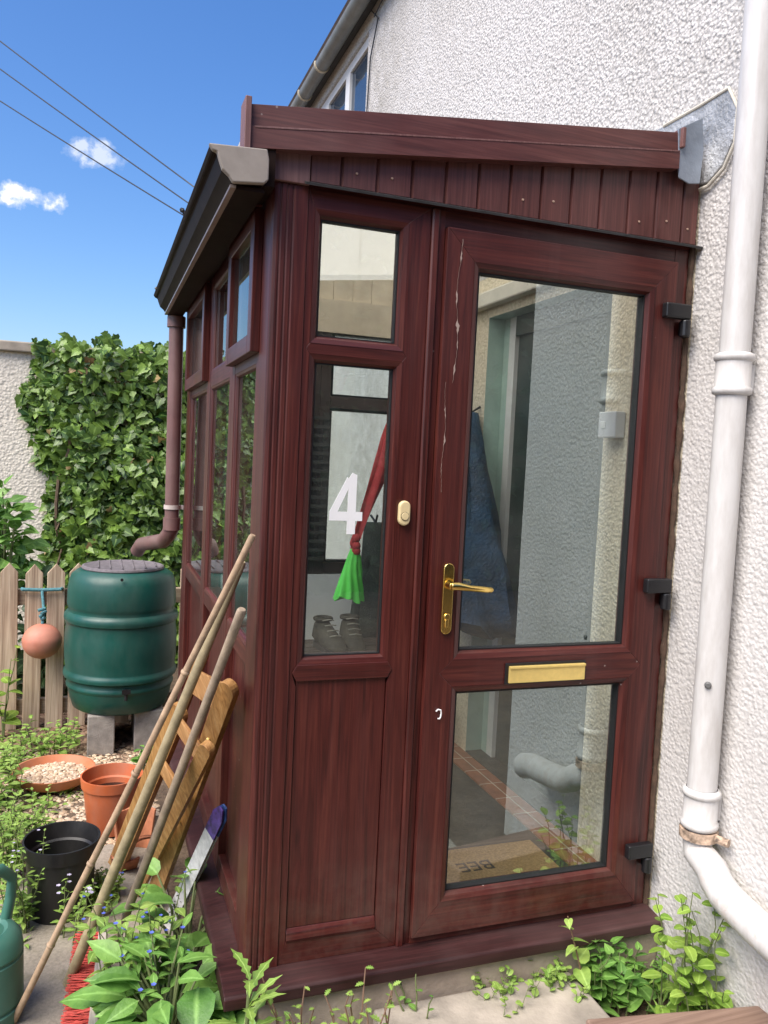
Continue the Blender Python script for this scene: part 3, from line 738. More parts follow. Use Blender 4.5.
bb.build('end_trim', FADE_P, porch, bevel=.002); bb = MB()
barge(bx1 + .0005, bx1 + .012, lambda x: mid(bx1) + .01, lambda x: top(bx1) + .012, yf - .010, .0)
bb.build('end_trim', FADE_P, porch, bevel=.002)
# roof sheet; its translucent, part clear mix is added to brighten the interior
rf = MB()
rf.loft([[(x, .0005, mid(x) - .0), (x, .0005, top(x) - .012), (x, D + .05, top(x) - .012), (x, D + .05, mid(x) - .0)] for x in (bx0 + .01, -.004)])
def translucent_roof_mat():
    mt, nt, bs, out = new_mat('translucent_roof'); bs.inputs['Base Color'].default_value = (.75, .75, .73, 1); bs.inputs['Roughness'].default_value = .35
    tl = N(nt, 'ShaderNodeBsdfTranslucent'); tl.inputs['Color'].default_value = (.82, .77, .66, 1)
    ms = N(nt, 'ShaderNodeMixShader'); ms.inputs[0].default_value = .75
    nt.links.new(bs.outputs[0], ms.inputs[1]); nt.links.new(tl.outputs[0], ms.inputs[2])
    tp_ = N(nt, 'ShaderNodeBsdfTransparent'); m2 = N(nt, 'ShaderNodeMixShader'); m2.inputs[0].default_value = .5; nt.links.new(ms.outputs[0], m2.inputs[1]); nt.links.new(tp_.outputs[0], m2.inputs[2]); nt.links.new(m2.outputs[0], out.inputs[0]); return mt
rf.build('roof', translucent_roof_mat(), porch)
# cove against the house wall under the ceiling (cream)
cv = MB(); cv.box(-.05, -.002, .075, D - .08, 2.10, 2.17); cv.build('wall_plate', CREAMP, porch, bevel=.008)
# lead flashing
fp = [at(729.5, 89, 0, -.01), at(737, 108, 0, -.01), at(733, 140, 0, -.01), at(722, 165, 0, -.01), at(708, 182, 0, -.01), at(697, 186, 0, -.01)]
ft = at(729.5, 89, 0, -.01)
fl = MB()
poly = [(p.y, p.z) for p in fp] + [(.03, 2.24), (1.9, 2.33), (1.9, ft.z)]
fl.prism(poly, 0, -.012, -.001)
flash = fl.build('flashing', LEAD_SHEEN, porch, bevel=.003)
fl = MB(); pl = [at(677.5, 129, 1, -.03), at(702, 118, 1, -.03), at(703, 150, 1, -.03), at(699, 184, 1, -.03), at(688, 184, 1, -.03), at(678, 178, 1, -.03)]
fl.prism([(min(p.x, -.0125), p.z) for p in pl], 1, -.034, -.029); fl.build('flashing_apron', LEAD, porch, bevel=.002)
fl = MB(); pp = [at(x_, y_, 0, -.012) for x_, y_ in ((664, 126), (700, 106), (729, 88), (738, 108), (735, 142), (724, 168), (708, 186), (694, 192))]
fl.tube(pp, .0055, 8); fl.build('flashing_seal', MORTAR, porch, smooth=True)
# --- gutter (ogee) with lighter end cap
cap = [(209.4, 143.5), (266.7, 149.8), (268.5, 160), (267.7, 180), (263.5, 183.5), (233, 182), (229, 175.5), (222.5, 169), (219, 158), (217.5, 152), (213, 150)]
yg = -.07
prof = [(p.x, p.z) for p in (at(a, b, 1, yg) for a, b in cap)]
gm = MB(); gm.prism(prof, 1, yg + .0145, D + .0)
gt = gm.build('gutter', GUTB, porch, bevel=.004, smooth=True, angle=30)
cx = sum(p[0] for p in prof) / len(prof); cz = sum(p[1] for p in prof) / len(prof)
gm = MB(); gm.prism([(cx + (a - cx) * 1.02, cz + (b - cz) * 1.02) for a, b in prof], 1, yg - .004, yg + .014); gm.build('end_cap', GUTC, gt, bevel=.003)
zlo = min(p[1] for p in prof); xlo = min(p[0] for p in prof)
xb_ = min(p[0] for p in prof if p[1] < zlo + .006)
gm = MB(); gm.box(xb_ - .004, xb_ + .010, yg + .016, D - .002, zlo - .008, zlo - .0005); gm.build('gutter_lip', plain('gutter_lip', (.26, .21, .185), .3), gt)
gm = MB(); gm.box(xb_ + .0105, -1.3345, yg + .016, D - .002, zlo - .010, zlo - .0005); gm.build('soffit', GUTB, gt)
gm = MB(); gm.box(-1.334, -1.3065, -.034, D, 2.035, zlo + .105); gm.build('fascia', GUTB, porch)
gm = MB(); gm.tube([at(160, 292, 1, D + .02), at(156, 288, 1, D + .04)], .008, 8); gm.build('gutter_bolt', BLACK, gt)
# --- brown downpipe
dx, dy = at(176, 340, 1, D + .0).x, D
zt = zlo - .012
el = at(172, 532, 1, dy)
out_p = at(137, 555, 1, 2.46)
pm = MB(); pm.lathe([(.043, 0), (.043, .05), (.034, .055)], (dx, dy, zt - .05), 20)
x2 = at(172, 515, 1, dy).x
pm.tube([(dx, dy, zt), (x2, dy, el.z + .03)], .034, 22)
ep = V((x2, dy, el.z)); o2 = V((out_p.x, 2.46, out_p.z + .02))
pm.tube([V((x2, dy, el.z + .05)), V((x2, dy, el.z + .02)), ep + V((-.01, .02, -.012)), ep + V((-.03, .07, -.05)), o2 + V((.02, -.05, .045)), o2], [.036, .037, .037, .036, .036, .036], 22)
pm.lathe([(.041, -.03), (.041, .03)], (x2, dy, el.z + .04), 20)
bp = pm.build('downpipe', DPB, porch, smooth=True, angle=50)
pm = MB(); cz_ = at(172, 507, 1, dy).z
pm.lathe([(.036, -.010), (.040, -.010), (.040, .010), (.036, .010)], (x2, dy, cz_), 20, caps=False); pm.box(x2 + .03, -1.303, dy - .012, dy + .012, cz_ - .010, cz_ + .010)
pm.build('clip', plain('pale_clip', (.55, .48, .45), .5), bp, smooth=True)
# --- side and rear window walls
def side_wall(plane, base, sgn, secs, name_open, mats, lower_mat):
    """plane 0: wall in x=base facing -x; plane 1: rear wall in y=base facing +y"""
    HH, VVm = mats
    for (a0, a1, opener) in secs:
        fr = MB()
        def bx(u0, u1, v0, v1, d0, d1, mi):
            lo, hi = sorted((base + sgn * d0, base + sgn * d1))
            if plane == 0: fr.box(lo, hi, u0, u1, v0, v1, mi)
            else: fr.box(u0, u1, lo, hi, v0, v1, mi)
        # members: stiles, head, transom, rail, bottom
        bx(a0, a0 + .052, .004, 2.058, .0, .065, 1); bx(a1 - .052, a1, .004, 2.058, .0, .065, 1)
        for z0, z1 in ((2.0, 2.058), (1.625, 1.685), (.79, .845), (.004, .07)): bx(a0 + .0525, a1 - .0525, z0, z1, .001, .065, 0)
        # sloped bead on the rail
        bdeep = .012
        for z0, z1 in ((.845, 1.625), (1.685, 2.0)):
            b_o, b_i, b_b = base + sgn * .002, base + sgn * .011, base + sgn * .06
            ring_bead(fr, a0 + .064, a1 - .064, z0 + .011, z1 - .011, .0108, b_o, b_i, b_b, plane=1 if plane == 1 else 0, mi=(0, 1))
        ww = fr.build('window', [HH, VVm], porch, bevel=.0015)
        q = MB()
        lo, hi = sorted((base + sgn * .025, base + sgn * .045))
        if plane == 0: q.box(lo, hi, a0 + .0525, a1 - .0525, .0705, .7895)
        else: q.box(a0 + .0525, a1 - .0525, lo, hi, .0705, .7895)
        q.build('panel', lower_mat, ww)
        for z0, z1 in ((.856, 1.614), (1.696, 1.989)):
            rc_ = -.012 if (opener and z0 > 1.65) else .013
            q = MB(); lo, hi = sorted((base + sgn * rc_, base + sgn * (rc_ + .004)))
            if plane == 0: q.box(lo, hi, a0 + .0625, a1 - .0625, z0 + .006 * (rc_ < 0), z1 - .012 * (rc_ < 0))
            else: q.box(a0 + .064, a1 - .064, lo, hi, z0, z1)
            q.build('pane', GLASS_S, ww)
        if opener:
            op = MB()
            lo, hi = base - sgn * .026, base - sgn * .0005
            for (u0, u1, v0, v1, mi) in ((a0 + .012, a0 + .062, 1.652, 2.028, 1), (a1 - .062, a1 - .012, 1.652, 2.028, 1), (a0 + .0622, a1 - .0622, 1.652, 1.702, 0), (a0 + .0622, a1 - .0622, 1.978, 2.028, 0)):
                l2, h2 = sorted((lo, hi)); op.box(l2, h2, u0, u1, v0, v1, mi)
            l2, h2 = sorted((base - sgn * .045, base - sgn * .026))
            op.prism([(l2, 2.030), (h2 + .02, 2.030), (h2 + .02, 2.040), (l2, 2.034)], 1, a0 + .008, a1 - .008, 0)
            op.build('opener', [HH, VVm], ww, bevel=.004)
mats_y = [ROSE[1], ROSE[2]]
side_wall(0, XL, 1, [(.1105, .575, True), (.576, 1.16, False), (1.161, D - .1105, True)], '', mats_y, ROSE[2])
side_wall(1, D, -1, [(-1.2115, -.66, False), (-.659, -.008, False)], '', [plain('inside_brown_x', (.045, .028, .024), .5), plain('inside_brown_z', (.045, .028, .024), .5)], WHITE)
hb = MB(); hb.box(-1.2, -.008, D - .075, D - .005, 1.998, 2.16); hb.build('rear_head_board', plain('tan_board', (.60, .52, .40), .6, .12), porch)
hb = MB(); hb.box(-1.30, -1.24, .112, D - .112, 2.0585, 2.16); hb.build('head_board', ROSE[0], porch)
hb = MB(); hb.box(-1.2, -.008, D - .078, D - .0665, .004, .785); hb.build('inner_panel', WHITE, porch)
hb = MB()
for k_ in range(17): hb.box(-1.2, -.612, D - .10, D - .082, .86 + k_ * .044, .876 + k_ * .044)
hb.box(-.640, -.612, D - .0815, D - .075, .85, 1.60); hb.build('slatted_blind', plain('dark_slats', (.05, .05, .045), .5, .2), porch)
gz_ = MB()
for k_ in range(12):
    xa_, xb2 = -1.21 + k_ * .1002, -1.21 + k_ * .1002 + .0985
    gz_.prism([(xa_, 2.16), (xb2, 2.16), (xb2, mid(xb2) - .002), (xa_, mid(xa_) - .002)], 1, D - .05 + .004 * (k_ % 2), D - .02)
gz_.build('gable_infill', plain('tan_boards', (.60, .52, .40), .6, .12), porch)
# floor and tiles inside
fl = MB(); fl.box(-1.235, -.112, .0702, D - .066, -.06, -.006); fl.build('floor', SLATE, porch)
fl = MB(); fl.box(-.11, -.002, .0702, D - .066, -.06, .0); fl.build('tiled_threshold', TILE, porch)
fl = MB(); fl.box(.0, .20, DY0 + .004, DY1 - .004, -.018, .004); fl.build('door_threshold', SLATE, house)

# ------------------------------------------------------------------ things inside the porch
mat_z = .006
mt_ = MB(); mt_.box(-.80, -.165, .13, .475, -.0055, .010)
dm = mt_.build('doormat', COIR, bevel=.004); tag(dm, 'tan coir doormat lettered in black just inside the glazed door', 'doormat')
def text_mesh(txt, size, mat, parent, M4, name, ext=.0006):
    cu = bpy.data.curves.new(name, 'FONT'); cu.body = txt; cu.size = size; cu.extrude = ext; cu.align_x = 'CENTER'
    ob = bpy.data.objects.new(name + '_tmp', cu); COL.objects.link(ob)
    dg = bpy.context.evaluated_depsgraph_get(); me = bpy.data.meshes.new_from_object(ob.evaluated_get(dg))
    bpy.data.objects.remove(ob)
    me.transform(M4); me.materials.clear(); me.materials.append(mat)
    o = bpy.data.objects.new(name, me); COL.objects.link(o); o.parent = parent; return o
text_mesh('BEE', .085, INK, dm, Matrix.Translation((-.45, .375, .0108)) @ Matrix.Rotation(PI, 4, 'Z'), 'lettering')
lo_ = MB(); 
lp0 = []
for i in range(46):
    t = i / 45; lp0.append((-.24 - .30 * t + .018 * math.sin(t * 26), .215 + .02 * math.cos(t * 26) + .01 * t, .0125))
lo_.tube(lp0, .0035, 6); lo_.build('script_lettering', INK, dm, smooth=True)

# low dark shelf with boots
be = thing('bench', 'low dark slatted bench inside the porch carrying walking boots', 'bench', (-.65, 1.48, -.006))
bz = .50
bm_ = MB()
for k in range(5): bm_.box(-1.0, -.36, 1.28 + k * .082, 1.35 + k * .082, bz - .03, bz)
DKW = plain('dark_bench_wood', (.045, .032, .026), .5, .3)
bm_.build('seat', DKW, be, bevel=.004)
for xx in (-.97, -.42):
    for yy in (1.30, 1.64):
        lm = MB(); lm.box(xx, xx + .04, yy, yy + .04, -.006, bz - .031); lm.build('leg', DKW, be)
def boot(x, y, z, rz, label):
    t = thing('walking_boot', label, 'boot', (x, y, z), 'walking boots on the bench')
    def T(p): return V((x + p[0] * math.cos(rz) - p[1] * math.sin(rz), y + p[0] * math.sin(rz) + p[1] * math.cos(rz), z + p[2]))
    secs = [(-.135, .030, .0, .045), (-.10, .046, .0, .065), (-.04, .048, .0, .085), (.02, .047, .0, .11), (.06, .046, .0, .13), (.105, .040, .0, .13), (.12, .02, .02, .12)]
    secs = [(a_, b_ * 1.18, c_, d_) for a_, b_, c_, d_ in secs]
    rings = []
    for (yy, hw, z0, z1) in secs:
        rings.append([T((hw * math.cos(a) * (1 if math.sin(a) < 0 else .8), yy, z0 + .015 + (z1 - z0 - .015) * (.5 + .5 * math.sin(a)))) for a in [2 * PI * k / 12 for k in range(12)]])
    mb = MB(); mb.loft(rings)
    mb.build('upper', BOOTM, t, smooth=True, angle=80)
    mb = MB(); sh = [(.036, -.13), (.05, -.09), (.048, 0), (.044, .08), (.03, .118)]
    pl = [(a, b) for a, b in sh] + [(-a, b) for a, b in reversed(sh)]
    lo = [T((a, b, 0)) for a, b in pl]; hi = [T((a, b, .022)) for a, b in pl]; mb.loft([lo, hi]); mb.build('sole', BLACK, t, bevel=.003)
    mb = MB(); mb.tube([T((.038 * math.cos(a), .075 + .035 * math.sin(a), .130)) for a in [2 * PI * k / 14 for k in range(15)]], .010, 8); mb.build('cuff', BOOTM, t, smooth=True)
    LACE = plain('bootlace', (.35, .33, .28), .8)
    for k in range(4):
        mb = MB(); yy = -.075 + k * .03; zz = .078 + k * .018
        mb.tube([T((-.028, yy, zz)), T((0, yy - .01, zz + .006)), T((.028, yy, zz))], .0028, 6)
        mb.build('lace', LACE, t)
    return t
bq = at(338, 636, 2, bz)
bq = V((-.685, 1.46, bz))
boot(bq.x, 1.46, bz, .12, 'muddy olive walking boot on the bench, the one on the left')
boot(bq.x + .118, 1.48, bz, -.1, 'muddy olive walking boot on the bench, nearer the coats')

def drape(name, label, cat, cx, cy, z0, z1, w0, w1, dep, mat, group=None, n=14, seed=0, asym=0, rear=False):
    """hanging coat: a closed folded body that hangs from a hook on the house wall (faces -x)"""
    t = thing(name, label, cat, (cx, cy, z1), group)
    rings = []
    for i in range(n + 1):
        u = i / n; z = z1 - (z1 - z0) * u
        w_ = (w0 + (w1 - w0) * u ** .8) * (1 if u < .93 else 1 - ((u - .93) / .07) ** 2 * .22)
        dd = dep * (.35 + .65 * min(1, u * 1.6)) * (1 if u < .94 else 1 - (u - .94) * 5)
        ring = []
        for k in range(28):
            a = 2 * PI * k / 28
            wob = 1 + .13 * math.sin(a * 5 + seed + 1.2 * math.sin(u * 4)) * u + .07 * math.sin(a * 11 + u * 5) * u + .16 * noise.noise(V((a * 1.5 + seed, u * 5, seed)))
            if rear: ring.append((cx + asym * u + w_ * math.sin(a) * wob, cy + dd * math.cos(a) * wob - dd * .9, z))
            else: ring.append((cx + dd * math.cos(a) * wob - dd * .9, cy + asym * u + w_ * math.sin(a) * wob, z))
        rings.append(ring)
    mb = MB(); mb.loft(rings); mb.build('body', mat, t, smooth=True, angle=80)
    for sg in (1, -1):
        ta = V((cx + sg * w1 * .45, cy - dep * .9, z1 - .16)) if rear else V((cx - dep * .9, cy + sg * w0 * 1.4 + asym * .15, z1 - .16)); ax_ = V((sg * w1 * .6, -.02, 0)) if rear else V((-.03, sg * w1 * .42 + asym * .45, 0))
        sv = MB(); tp_ = [ta + ax_ * t_ + V((0, 0, -(z1 - z0) * .62 * t_)) for t_ in (0, .2, .45, .7, 1)]; sv.tube(tp_, [dep * .25, dep * .42, dep * .44, dep * .40, dep * .36], 14, sq=.75); sv.build('sleeve', mat, t, smooth=True, angle=80)
    h = MB(); h.tube([(cx, cy + .05, z1 + .03), (cx, cy - .03, z1 + .0), (cx, cy - .05, z1 + .04)] if rear else [(-.002, cy, z1 + .03), (-.05, cy, z1 + .0), (-.06, cy, z1 + .05)], .006, 8); h.build('hook', BLACK, t, smooth=True)
    return t
ct = drape('coat', 'dark blue padded coat hanging on the house wall behind the door glass', 'coat', -.02, 1.42, .68, 1.62, .055, .35, .18, NAVY, seed=1, asym=-.34)
YPR = plain('yellow_print', (.45, .42, .10), .7)
for k in range(16):
    a = ru(0, 2 * PI); c0 = V((-.262 + ru(-.004, .004), 1.08 + ru(-.05, .12), .80 + ru(-.05, .08)))
    pr_ = MB()
    for q in range(3):
        b = a + q * 2.1; pr_.tube([c0, c0 + V((-.004, math.cos(b) * .014, math.sin(b) * .014))], [.003, .005], 5)
    pr_.build('print', YPR, ct)
drape('coat', 'black coat hanging at the back of the porch beside the green duster', 'coat', -.365, 1.83, .46, 1.06, .055, .11, .08, DARKC, seed=4, asym=-.0, rear=True)
# red strap with neon green duster head hanging from the ceiling rail
tp = at(389, 448, 1, 1.30); md = at(356, 540, 1, 1.30); bt = at(349, 600, 1, 1.30)
du = thing('duster', 'neon green duster head hanging from a red cloth strap behind the number pane', 'duster', (md.x, md.y, md.z))
mb = MB(); t2 = at(430, 330, 1, 1.30); rings = []
for k in range(23):
    u = k / 22; c0 = md.lerp(t2, u); w_ = .022 + .026 * min(1, u * 2)
    rings.append([c0 + V((w_ * math.cos(a) * (1 + .18 * math.sin(a * 4 + u * 6)), .012 * math.sin(a) + .010 * math.sin(a * 3 + u * 9), w_ * .4 * math.cos(a) + .006 * math.sin(u * 17))) for a in [2 * PI * q / 20 for q in range(20)]])
mb.loft(rings); mb.build('strap', REDF, du, smooth=True, angle=80)
mb = MB()
for k in range(6): mb.lathe([(.002, -.024), (.017, -.013), (.021, 0), (.017, .013), (.002, .024)], md + V((ru(-.008, .008), ru(-.01, .01), -.02 - k * .011 + .028)), 10)
mb.build('knot', REDF, du, smooth=True)
mb = MB(); rings = []; bt = at(350, 594, 1, 1.30)
for u in [i / 12 for i in range(13)]:
    ring = []
    for k in range(48):
        a = 2 * PI * k / 48; c0 = md + (bt - md) * u + V((-.006 * u, 0, -.020)); rr = (.013 + .047 * u ** .75) * (1 + (.05 + .16 * u) * math.sin(a * 9 + 2 * math.sin(u * 5)) + .08 * noise.noise(V((a, u * 3, 2))))
        ring.append(c0 + V((rr * math.cos(a), rr * .75 * math.sin(a), u * (.012 * math.sin(a * 2) + .006 * math.sin(a * 7)))))
    rings.append(ring)
mb.loft(rings); mb.build('head', NEON, du, smooth=True, angle=80)
gq = at(366, 619, 1, 1.45)
mb = MB(); mb.lathe([(.020, 0), (.026, .05), (.022, .052), (.018, .01)], (gq.x, gq.y, gq.z - .03), 16)
# plant pot with leaves on the tiles
pq = V((-.10, 1.62, 0))
pp = thing('plant_pot', 'dark green square pot standing on the tiles by the far reveal', 'plant pot', pq)
mb = MB(); mb.loft([[(pq.x + sx * s_, pq.y + sy * s_, z) for sx, sy in ((-1, -1), (1, -1), (1, 1), (-1, 1))] for s_, z in ((.055, .002), (.07, .15), (.075, .152), (.075, .175), (.066, .175), (.06, .14))]); mb.build('pot', plain('green_black_pot', (.015, .03, .022), .4), pp, bevel=.003)
mb = MB(); mb.box(pq.x - .06, pq.x + .06, pq.y - .06, pq.y + .06, .1405, .15); mb.build('soil', SOIL, pp)

# ------------------------------------------------------------------ leaves and plants
def leaf(mb, base, d, nrm, L, W, shape='ovate', fold=.25, curl=.25, mi=0):
    """one leaf: folded along its midrib and curling down towards the tip"""
    d = V(d).normalized(); nrm = V(nrm); nrm = (nrm - d * nrm.dot(d))
    if nrm.length < 1e-4: nrm = V((0, 0, 1)) - d * d.z
    if nrm.length < 1e-4: nrm = V((1, 0, 0))
    nrm.normalize(); s = d.cross(nrm)
    if shape == 'ivy':
        o = [(0, 0), (-.16, .24), (-.06, .47), (.20, .40), (.36, .46), (.52, .28), (.78, .12), (1, 0)]
    elif shape == 'round': o = [(0, 0), (.08, .30), (.35, .5), (.65, .46), (.9, .25), (1, 0)]
    elif shape == 'heart': o = [(0, 0), (-.10, .22), (.0, .42), (.25, .5), (.55, .38), (.82, .16), (1, 0)]
    elif shape == 'lance': o = [(0, .03), (.2, .30), (.45, .5), (.75, .32), (1, 0)]
    elif shape == 'tooth': o = [(0, .06), (.10, .28), (.18, .16), (.30, .48), (.38, .24), (.52, .55), (.60, .26), (.74, .42), (.82, .18), (1, 0)]
    else: o = [(0, .02), (.12, .26), (.32, .5), (.55, .44), (.78, .22), (.92, .07), (1, 0)]
    base = V(base)
    def pt(u, v, sg):
        z = -curl * L * max(0, u) ** 2 + fold * abs(v) * W
        return base + d * (u * L) + s * (sg * v * W) + nrm * z
    us = [u for u, v in o]
    mids = [pt(max(0, u), 0, 1) for u in us]
    for sg in (1, -1):
        vs = list(mids) + [pt(u, v, sg) for u, v in o]
        n_ = len(o); fs = []
        for i in range(n_ - 1):
            f = (i, i + 1, n_ + i + 1, n_ + i)
            fs.append(f if sg > 0 else f[::-1])
        mb.add(vs, fs, mi); mb.rib += [1.0] * n_ + [0.0] * n_
def build_leaves(mb, name, mats, parent):
    # weld the two halves so that each leaf is one island, keep given winding
    me = bpy.data.meshes.new(name); off = V((0, 0, 0)); q = parent
    while q is not None: off += q.location; q = q.parent
    me.from_pydata([V(v) - off for v in mb.v], [], mb.f)
    if not isinstance(mats, (list, tuple)): mats = [mats]
    for m_ in mats: me.materials.append(m_)
    for p, k in zip(me.polygons, mb.m): p.material_index = k; p.use_smooth = True
    if len(mb.rib) == len(me.vertices):
        at_ = me.attributes.new('rib', 'FLOAT', 'POINT'); at_.data.foreach_set('value', mb.rib)
    bm = bmesh.new(); bm.from_mesh(me); bmesh.ops.remove_doubles(bm, verts=bm.verts, dist=.00005); bmesh.ops.dissolve_degenerate(bm, edges=bm.edges, dist=.00005); bm.to_mesh(me); bm.free()
    o = bpy.data.objects.new(name, me); COL.objects.link(o)
    if parent is not None: o.parent = parent
    return o
def rdir(zlo=-.2, zhi=1):
    a = ru(0, 2 * PI); z = ru(zlo, zhi); r_ = math.sqrt(max(0, 1 - z * z)); return V((r_ * math.cos(a), r_ * math.sin(a), z))

# ivy on the garden wall
WY = 4.42
gw = thing('garden_wall', 'cream roughcast garden wall with stone coping behind the picket fence', 'wall', (-2.5, WY + .12, GZ))
ztop = at(15, 352, 1, WY).z
mb = MB(); mb.box(-9, -.01, WY, WY + .22, -.6, ztop); mb.build('wall', WALLC, gw)
mb = MB(); mb.box(-9, -.01, WY - .04, WY + .26, ztop + .001, ztop + .075); mb.build('coping', COPE, gw, bevel=.01)
ivy = thing('ivy', 'dense dark green ivy covering the cream garden wall', 'ivy', (-1.4, WY - .1, GZ))
mb = MB(); random.seed(11)
def edge_l(z):   # left edge of the ivy on the wall, from the photograph
    tab = [(-.3, -2.06), (.2, -2.06), (.75, -2.02), (1.2, -2.05), (1.5, -2.18), (1.75, -2.22), (1.9, -2.14), (2.2, -2.1)]
    for (z0, x0), (z1, x1) in zip(tab[:-1], tab[1:]):
        if z0 <= z <= z1: return x0 + (x1 - x0) * (z - z0) / (z1 - z0)
    return -2.1
def hump(x): return 2.15 + .08 * noise.noise(V((x * 2.2, 3, 1))) + .11 * noise.noise(V((x * 7, 7, 1)))
cnt = 0
while cnt < 10500:
    x = ru(-2.35, -.05); z = ru(-.25, 2.25)
    if x < edge_l(z) + .08 * noise.noise(V((z * 5, 2, 9))) - .02: continue
    ht = hump(x)
    if z > ht: continue
    bul = .26 + .14 * noise.noise(V((x * 2.1, z * 2.1, 4))) + .08 * noise.noise(V((x * 6, z * 6, 8)))
    ed = min(1, (x - edge_l(z)) / .25, (ht - z) / .18 + .35); bul *= max(.25, ed)
    y = WY - bul * (rnd() ** .5)
    if z > ztop + .03 and rnd() < .5: y = WY + ru(-.25, .2)
    nrm = V((ru(-.8, .6), -1, ru(-.3, 1.1))).normalized()
    d = V((ru(-.8, .8), ru(-.35, .1), ru(-1, .15)))
    L = ru(.040, .088) if rnd() < .7 else ru(.022, .05)
    leaf(mb, (x, y, z), d, nrm, L, L * ru(.85, 1.2), 'ivy', fold=ru(-.15, .45), curl=ru(-.2, .6), mi=1 if rnd() < .012 else 0); cnt += 1
build_leaves(mb, 'foliage', [LF_IVY, LF_DEAD], ivy)
mb = MB()
for k in range(26):
    x = ru(-1.95, -.2); p_ = [V((x, WY - .03, -.25))]; z = -.25
    while z < ru(1.2, 2.0): z += .2; x += ru(-.09, .09); x = max(x, edge_l(z) + .05); p_.append(V((x, WY - ru(.02, .16), z)))
    mb.tube(p_, ru(.006, .014), 6)
mb.build('stem', BARK, ivy, smooth=True)
# fence
fence = thing('picket_fence', 'weathered timber picket fence with pointed tops behind the water butt', 'fence', (-2.0, 2.92, GZ))
FYY = 2.90
zt_ = at(33, 563, 1, FYY).z; zb_ = GZ - .01
ctr = [at(x_, 640, 1, FYY).x for x_ in (9, 33, 55.5)]
sp = (ctr[2] - ctr[0]) / 2
xs_ = [ctr[0] + sp * k for k in range(-9, 7)]
for x in xs_:
    if x > -1.25: continue
    pw = .094 * ru(.95, 1.05) / 2; h_ = zt_ + ru(-.012, .012); ln = ru(-.008, .008); th = ru(0, .006)
    mb = MB(); mb.prism([(x - pw, zb_), (x + pw, zb_), (x + pw + ln, h_ - .055), (x + ln, h_), (x - pw + ln, h_ - .055)], 1, FYY - .011 - th, FYY + .011)
    mb.build('picket', FENCEM, fence, bevel=.003)
for z in (at(20, 597, 1, FYY + .02).z, at(20, 707, 1, FYY + .02).z):
    mb = MB(); mb.box(-3.4, -1.18, FYY + .012, FYY + .05, z - .045, z + .045); mb.build('rail', FENCEX, fence, bevel=.004)
for x in (-2.9, -1.20):
    mb = MB(); mb.box(x, x + .075, FYY + .0505, FYY + .125, zb_ - .2, zt_ - .05); mb.build('post', FENCEM, fence, bevel=.005)
# dark hedge growth behind the fence, left
def shrub(name, label, cat, c, rad, n_, lm, size, shape='ovate', seed=3, group=None, squash=1.0):
    random.seed(seed); t = thing(name, label, cat, (c[0], c[1], GZ), group); mb = MB(); st = MB(); c = V(c)
    for k in range(9):
        q = c + V((ru(-1, 1) * rad[0] * .7, ru(-1, 1) * rad[1] * .7, ru(-.2, .9) * rad[2])); st.tube([V((c.x + ru(-.05, .05), c.y, GZ - .02)), (V((c.x, c.y, GZ)) + q) / 2 + V((ru(-.06, .06), 0, 0)), q], [.012, .008, .004], 6)
    for k in range(n_):
        dd = rdir(-1, 1); rr_ = rnd() ** .4 * (1 + .3 * noise.noise(dd * 2.1 + V((seed, 0, 0))))
        p_ = c + V((dd.x * rad[0], dd.y * rad[1], dd.z * rad[2])) * rr_
        if p_.z < GZ: continue
        leaf(mb, p_, dd + rdir(-.6, .4), V((0, -.35, .8)) + rdir(-.6, .6) * .8, size * ru(.6, 1.15), size * ru(.5, .8), shape, ru(0, .3), ru(0, .4))
    st.build('stem', STEM, t, smooth=True); build_leaves(mb, 'foliage', lm, t); return t
s0 = at(3, 530, 1, 3.6); shrub('shrub', 'bright leafy shrub behind the fence at the left edge', 'shrub', (s0.x - .05, 3.6, s0.z - .1), (.22, .25, .42), 330, [LF_MID], .11, 'ovate', 5)
s0 = at(30, 655, 1, 3.45); shrub('shrub', 'dark low shrub filling the gaps behind the fence pickets', 'shrub', (s0.x + .08, 3.5, .12), (.62, .3, .42), 650, [LF_DARK], .09, 'ovate', 8)
s0 = at(6, 655, 1, 2.78)
